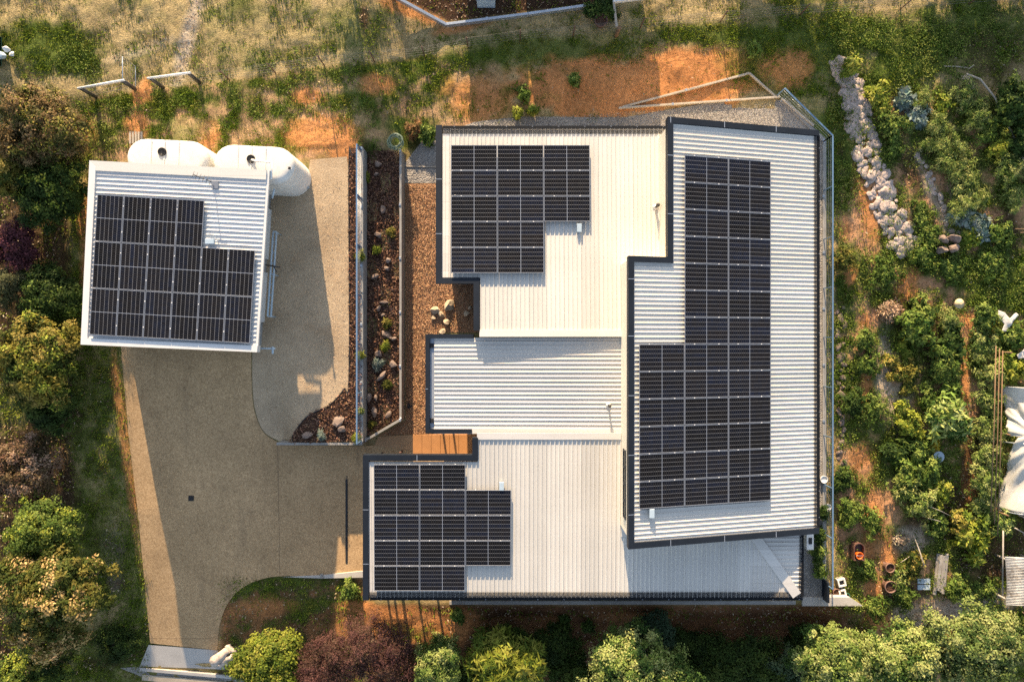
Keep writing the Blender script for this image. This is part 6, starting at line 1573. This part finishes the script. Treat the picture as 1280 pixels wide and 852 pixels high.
def hoop(y0, y1, tie, sag, seed, edge):
    vs = []; fs = []; nu, nv = 44, 40
    for j in range(nv+1):
        v = j/nv
        for i in range(nu+1):
            u = i/nu
            lo = edge(v); a = math.pi*(lo+(1-.08-lo)*u)
            gather = math.sin(math.pi*v)
            du, dv = u-.42, v-tie; ph = math.atan2(dv, du); dd = math.hypot(du, dv); fold = .055*min(1, dd*2.2)*math.sin(ph*13+2.2*mnoise.noise(Vector((u*2.5, v*2.5, seed))))+.025*min(1, dd*2)*math.sin(ph*29+3*mnoise.noise(Vector((u*4, v*4, seed+2))))+.16*mnoise.noise(Vector((u*2.6, v*3, seed)))
            r_ = R_*(1-sag*gather)*(1+.0*fold)+fold*.9
            y = y0+(y1-y0)*v
            vs.append((xw+R_-r_*math.cos(a), y+.15*mnoise.noise(Vector((u*3, v*3, seed+9))), zb_+max(.03, r_*1.05*math.sin(a))))
    for j in range(nv):
        for i in range(nu): fs.append((j*(nu+1)+i, j*(nu+1)+i+1, (j+1)*(nu+1)+i+1, (j+1)*(nu+1)+i))
    o = obj('sheeting', MB().add(vs, fs, True), FILM, ptn); s = o.modifiers.new('thickness', 'SOLIDIFY'); s.thickness = .004
yA, yB, yC, yD = [P(1260, p, .3).y for p in (484, 545, 562, 640)]
hoop(yA, yB, 1.0, .18, 1.0, lambda v: .04+.12*v*v); hoop(yB-.05, yD, 0.0, .15, 4.0, lambda v: .22*(1-v)**2+.02)
for y in (yA, (yB+yC)/2, yD-.05):
    obj('hoop', MB().tube([(xw+R_-R_*math.cos(math.pi*i/16), y, zb_+R_*math.sin(math.pi*i/16)) for i in range(17)], .025, 8), M['galv'], ptn)
# three long rails beside it
rl = thing('rail_fence', 'three long weathered brown rails on posts beside the polytunnel', 'fence', tuple(G(1246, 540)))
for k, x in enumerate((1241.5, 1246, 1250)):
    a, b = P(x+3.5, 432+k*3, .75-.1*k), P(x-3, 640+k*14, .75-.1*k); obj('rail', MB().tube([a, (a+b)/2+Vector((.05, 0, -.03)), b], .022, 8), M['timber_brown'], rl)
for py in (440, 540, 638):
    q = G(1247-(py-440)*.02, py); obj('post', MB().tube([(q.x, q.y, q.z-.1), (q.x, q.y, q.z+.95)], .04, 8), M['timber_brown'], rl)
# corrugated sheet shelter
cs = thing('corrugated_shelter', 'low lean-to roofed with rusty grey corrugated sheet at the lower east edge', 'shelter', tuple(G(1270, 725)))
x0, x1 = P(1257, 725, .3).x, P(1300, 725, .3).x; y1_, y0_ = P(1268, 695, .3).y, P(1268, 755.5, .3).y; mb = MB(); vs = []; fs = []; n = 200
for i in range(n+1):
    y = y0_+(y1_-y0_)*i/n; z = .30+.022*math.sin(i/n*31*2*math.pi)
    vs += [(x0+.05*math.sin(i*.02), y, z), (x1, y, z+.25)]
for i in range(n): fs.append((2*i, 2*i+1, 2*i+3, 2*i+2))
cm, nt = new_mat('streaked_galvanised_sheet'); v_ = coords(nt); n1 = noise(nt, v_, 1.6, 6, .7); n2 = noise(nt, v_, 12, 4)
finish(nt, ramp(nt, mathn(nt, 'ADD', mathn(nt, 'MULTIPLY', n1, .7), mathn(nt, 'MULTIPLY', n2, .3)), [(.38, (.22, .19, .16)), (.5, (.45, .45, .43)), (.65, (.55, .55, .53))]), .5, .2)
o = obj('roof_sheet', mb.add(vs, fs, True), cm, cs); o.modifiers.new('thickness', 'SOLIDIFY').thickness = .008
for x in (x0+.15, x1-.3):
    for y in (y0_+.2, y1_-.2): obj('post', MB().tube([(x, y, gz(x, y)-.1), (x, y, .33)], .05, 8), M['timber_grey'], cs)
p_ = thing('pole', 'thin upright pole line north of the corrugated shelter', 'pole', tuple(G(1254, 700)))
obj('pole', MB().tube([P(1254, 663, .2), P(1253, 745, -.3)], .035, 8), M['timber_grey'], p_)
# timber stack: each long grey plank is its own thing
g = G(1176, 718); zt = g.z
for i, (xa, xb, lv) in enumerate(((1172, 1167, 0), (1175.5, 1171, 0), (1179, 1175, 0), (1182.5, 1178.5, 0), (1173.5, 1169.5, 1), (1177.5, 1174, 1), (1181, 1176, 1))):
    a, b = G(xa, 691+i % 3, .07+.10*lv), G(xb, 742-(i*5) % 7, .07+.10*lv); d = b-a; R = d.to_track_quat('X', 'Z').to_matrix()
    o = obj('plank', MB().box((a+b)/2, (d.length, .15, .085), mat=R), M['timber_grey']); tag(o, ('first', 'second', 'third', 'fourth', 'first', 'second', 'third')[i]+' grey timber from west, '+('bottom', 'top')[lv]+' layer of the stack beside the pavers', 'plank', 'stacked grey timbers')
for i, (x, y, lab) in enumerate(((1149, 725, 'upper west'), (1157, 725, 'upper east'), (1149, 732.5, 'lower west'), (1157, 732.5, 'lower east'))):
    q = G(x, y); o = obj('paver', MB().box((q.x, q.y, q.z+.12), (.30, .24, .05), rz=.03), M['box_blue']); tag(o, 'pale blue grey paver, '+lab+' of the four beside the timber stack', 'paver', 'pavers beside the timber stack')
# leaning stakes
def stick(lab, a, za, b, zb, r=.018, mat='timber_pale', name='stake'):
    A, B = G(*a, za), G(*b, zb); t = obj(name, MB().tube([A, (A+B)/2+Vector((.02, .02, .02)), B], r, 7, r*.7), M[mat]); tag(t, lab, 'stake', 'garden stakes and sticks')
stick('pale stake, western leg of the tripod above the yellowish bush', (1140, 698), 1.0, (1136, 655), .0); stick('pale stake, eastern leg of the tripod above the yellowish bush', (1140, 698), 1.0, (1147, 690), .0); stick('long pale stake leaning north-east from the tripod', (1140, 698), 1.02, (1139, 664), .1)
stick('stake lying west from the tripod towards the pots', (1131, 692), .4, (1118, 706), .1); stick('long gold stick in the stakes bush, upper', (1150, 628), .8, (1182, 642), .4); stick('long gold stick in the stakes bush, lower', (1148, 642), .8, (1178, 652), .4)
stick('gold stick on the soil at the head of the east fern row', (1178, 84), .1, (1208, 86), .1, .03, 'timber_pale'); stick('short gold stick angled off the longer one in the fern garden', (1208, 88), .1, (1215, 83), .15, .03)
stick('upper of two crossed orange sticks at the east edge', (1256, 289), .7, (1278, 290), .6, .022, 'timber_brown'); stick('lower of two crossed orange sticks at the east edge', (1262, 294), .7, (1279, 292), .6, .022, 'timber_brown')
stick('thin pale cane lying across the lettuces south of the fern rows', (1201, 301), .3, (1233, 296), .4, .012); stick('western one of two poles crossed over the grey feathery plant', (1254, 654), .8, (1278, 668), .5, .03, 'timber_pale'); stick('northern pole crossing over the grey feathery plant', (1258, 638), .8, (1272, 645), .6, .03, 'timber_pale')
pts = [G(1202, 96, .35), G(1218, 103, .4), G(1236, 127, .45), G(1243, 145, .45), G(1260, 177, .45), G(1268, 198, .45), G(1278, 215, .45)]
tag(obj('log_rail', MB().tube(pts, .045, 8), M['timber_pale']), 'long thin pale branch rail winding along the east fern row', 'branch')
for (x, y, sx, sy, r, lab) in ((1202, 98, 18, 7, -10, 'pale bark slab at the upper end of the branch rail'), (1214, 108, 9, 14, 20, 'second pale bark slab beside the branch rail')):
    rock('s', x, y, sx, sy, r, lab, None, h=.12, cat='bark slab', name='bark_slab')
# rusty tub and bucket
tb = thing('tub', 'rounded rusty bathtub planter on the path east of the handrail', 'bathtub', tuple(G(1068, 687))); q = G(1068, 687)
def stad(r, s): return [(q.x+r*math.sin(a), q.y+s+r*math.cos(a)) for a in np.linspace(-math.pi/2, math.pi/2, 12)]+[(q.x+r, q.y-s-.15), (q.x-r, q.y-s-.15)]
obj('shell', MB().strip(stad(.26, .22), -.035, q.z+.5, q.z+.02, closed=True), M['rust_tub'], tb); obj('floor', MB().prism(stad(.25, .21), q.z+.30, q.z+.03), M['rust_gauze'], tb)
bk = thing('bucket', 'bright orange bucket standing in the rusty tub', 'bucket', q)
qq = P(1071, 692, q.z+.33)
obj('shell', MB().lathe(qq, [(.12, 0), (.16, .27), (.18, .275), (.18, .30), (.145, .30), (.115, .04), (0, .03)], 24), M['orange'], bk)
obj('handle', MB().tube([(qq.x+.17*math.cos(a), qq.y+.02, qq.z+.29+.05*math.sin(a)) for a in np.linspace(0, math.pi, 10)], .008, 6), M['galv'], bk)
pot(1043, 738, .19, .30, 'round red tub at the south end of the handrail', M['terracotta']); pot(1033, 741, .13, .25, 'small dull red pot in the corner beside the handrail end', M['terracotta']); pot(1056, 742.5, .14, .25, 'green pot beside the wing wall', M['green_plastic'])
def crate(px, py, lab, s=.34):
    q = G(px, py); t = thing('planter_box', lab, 'planter', q); R = .25
    mb = MB()
    c, s_ = math.cos(R), math.sin(R)
    pts = [(q.x+(x*c-y*s_)*s/2, q.y+(x*s_+y*c)*s/2) for x, y in ((-1, -1), (1, -1), (1, 1), (-1, 1))]
    obj('box', MB().strip(pts, .07, q.z+.3, q.z, closed=True), M['white_plastic'], t); obj('soil', MB().prism(pts, q.z+.2, q.z+.05), M['black'], t)
crate(1050, 738.5, 'white square planter beside the red tub'); crate(1049, 725.5, 'white square planter alone north of the red tub', .38)
pot(1107, 706, .22, .45, 'rim of a terracotta pot north of the pale bush', M['terracotta'], group='terracotta pots'); pot(1107, 729, .28, .5, 'large terracotta pot half under the pale bush', M['terracotta'], group='terracotta pots')
ac = thing('outdoor_unit', 'white air conditioner outdoor unit under the south-east eave', 'air conditioner', tuple(P(1010.5, 674, 0))); q = P(1010.5, 674, .6)
obj('case', MB().box((q.x, q.y, .45), (.34, .85, .7)), M['white_plastic'], ac); obj('top_grille', MB().box((q.x, q.y, .812), (.16, .3, .02)), M['black'], ac); obj('foot', MB().box((q.x, q.y, .05), (.4, .7, .09)), M['black'], ac)
for (x, y, lab) in ((1028, 598, 'round white lid on the path under the handrail, northern'), (1033, 633, 'round white tub on the path under the handrail, southern')):
    pot(x, y, .17, .2, lab, M['white_plastic'], soil=False, name='tub')
# garden hose on the grass
for (lab, pts) in (('brown irrigation hose curving over weeds south of the stone bed', [(1083, 330), (1100, 345), (1115, 358), (1128, 357), (1134, 347)]), ('brown hose end leaving the handrail in the upper garden', [(1046, 247), (1058, 246), (1068, 238), (1073, 228)])):
    sp_ = spline(pts, 6); tag(obj('hose', MB().tube([G(x, y, .06) for x, y in sp_], .02, 6), M['timber_brown']), lab, 'hose')

# ------------------------------------------------------------------ neighbours beyond the photo's top edge, whose shadows reach in
def gable_house(label, x0, x1, y0, y1, ze, zr):
    t = thing('neighbouring_house', label, 'house', ((x0+x1)/2, (y0+y1)/2, 2.2))
    obj('wall', MB().prism([(x0+.3, y0+.3), (x1-.3, y0+.3), (x1-.3, y1-.3), (x0+.3, y1-.3)], ze-.02, 1.5), M['wall'], t)
    ym = (y0+y1)/2; v = [(x0, y0, ze), (x1, y0, ze), (x1, y1, ze), (x0, y1, ze), (x0, ym, zr), (x1, ym, zr)]
    v2 = [(a, b, c-.14) for a, b, c in v]
    obj('roof', MB().add(v+v2, [(0, 1, 5, 4), (2, 3, 4, 5), (7, 6, 10, 11), (9, 8, 11, 10), (0, 6, 7, 1), (2, 8, 9, 3), (0, 4, 10, 6), (4, 3, 9, 10), (1, 7, 11, 5), (5, 11, 8, 2)]), M['charcoal'], t)
gable_house('neighbouring house north of the bent silver edging, shading the red bank', -.2, 5.75, 18.2, 22.5, 2.95, 3.2)
gable_house('low outbuilding west of the neighbouring house, shading the silver edging', -3.0, -.22, 17.9, 21.5, 2.25, 2.4)
gable_house('neighbouring shed north of the tall tilted roof, shading the grass there', 10.0, 13.6, 18.0, 21, 2.05, 2.2)
NT = 'trees north of the garden'
for i, (x, y, r, zt) in enumerate(((13.5, 19.4, 1.6, 3.5), (21.8, 19.4, 2.3, 2.7), (25.9, 19.0, 2.3, 2.7))):
    zb = gz(x, y); root = thing('tree', ('westernmost', 'middle', 'easternmost')[i]+' of three leafy trees north of the vegetable garden casting the corner shade', 'tree', (x, y, zb), NT)
    v, col = crown_arrays((0, 0, (zt-zb)*.6), (r, r, (zt-zb)*.42), 220, 45, .22, .13, DKG, 800+i, clr=.45); arr_mesh('crown', v, 4, col, M['leaf'], root)
    obj('trunk', MB().tube([(0, 0, -.2), (0, 0, (zt-zb)*.6)], .16, 8, .08), M['trunk'], root, local=True)
root = thing('tree', 'tree north-west of the silver edging dappling the paddock', 'tree', (-7.6, 18.6, gz(-7.6, 18.6)), NT)
v, col = crown_arrays((0, 0, 1.7), (1.0, .9, 1.1), 70, 45, .2, .1, OLV, 870, clr=.35); arr_mesh('crown', v, 4, col, M['leaf'], root); obj('trunk', MB().tube([(0, 0, -.2), (0, 0, 1.7)], .08, 8, .05), M['trunk'], root, local=True)
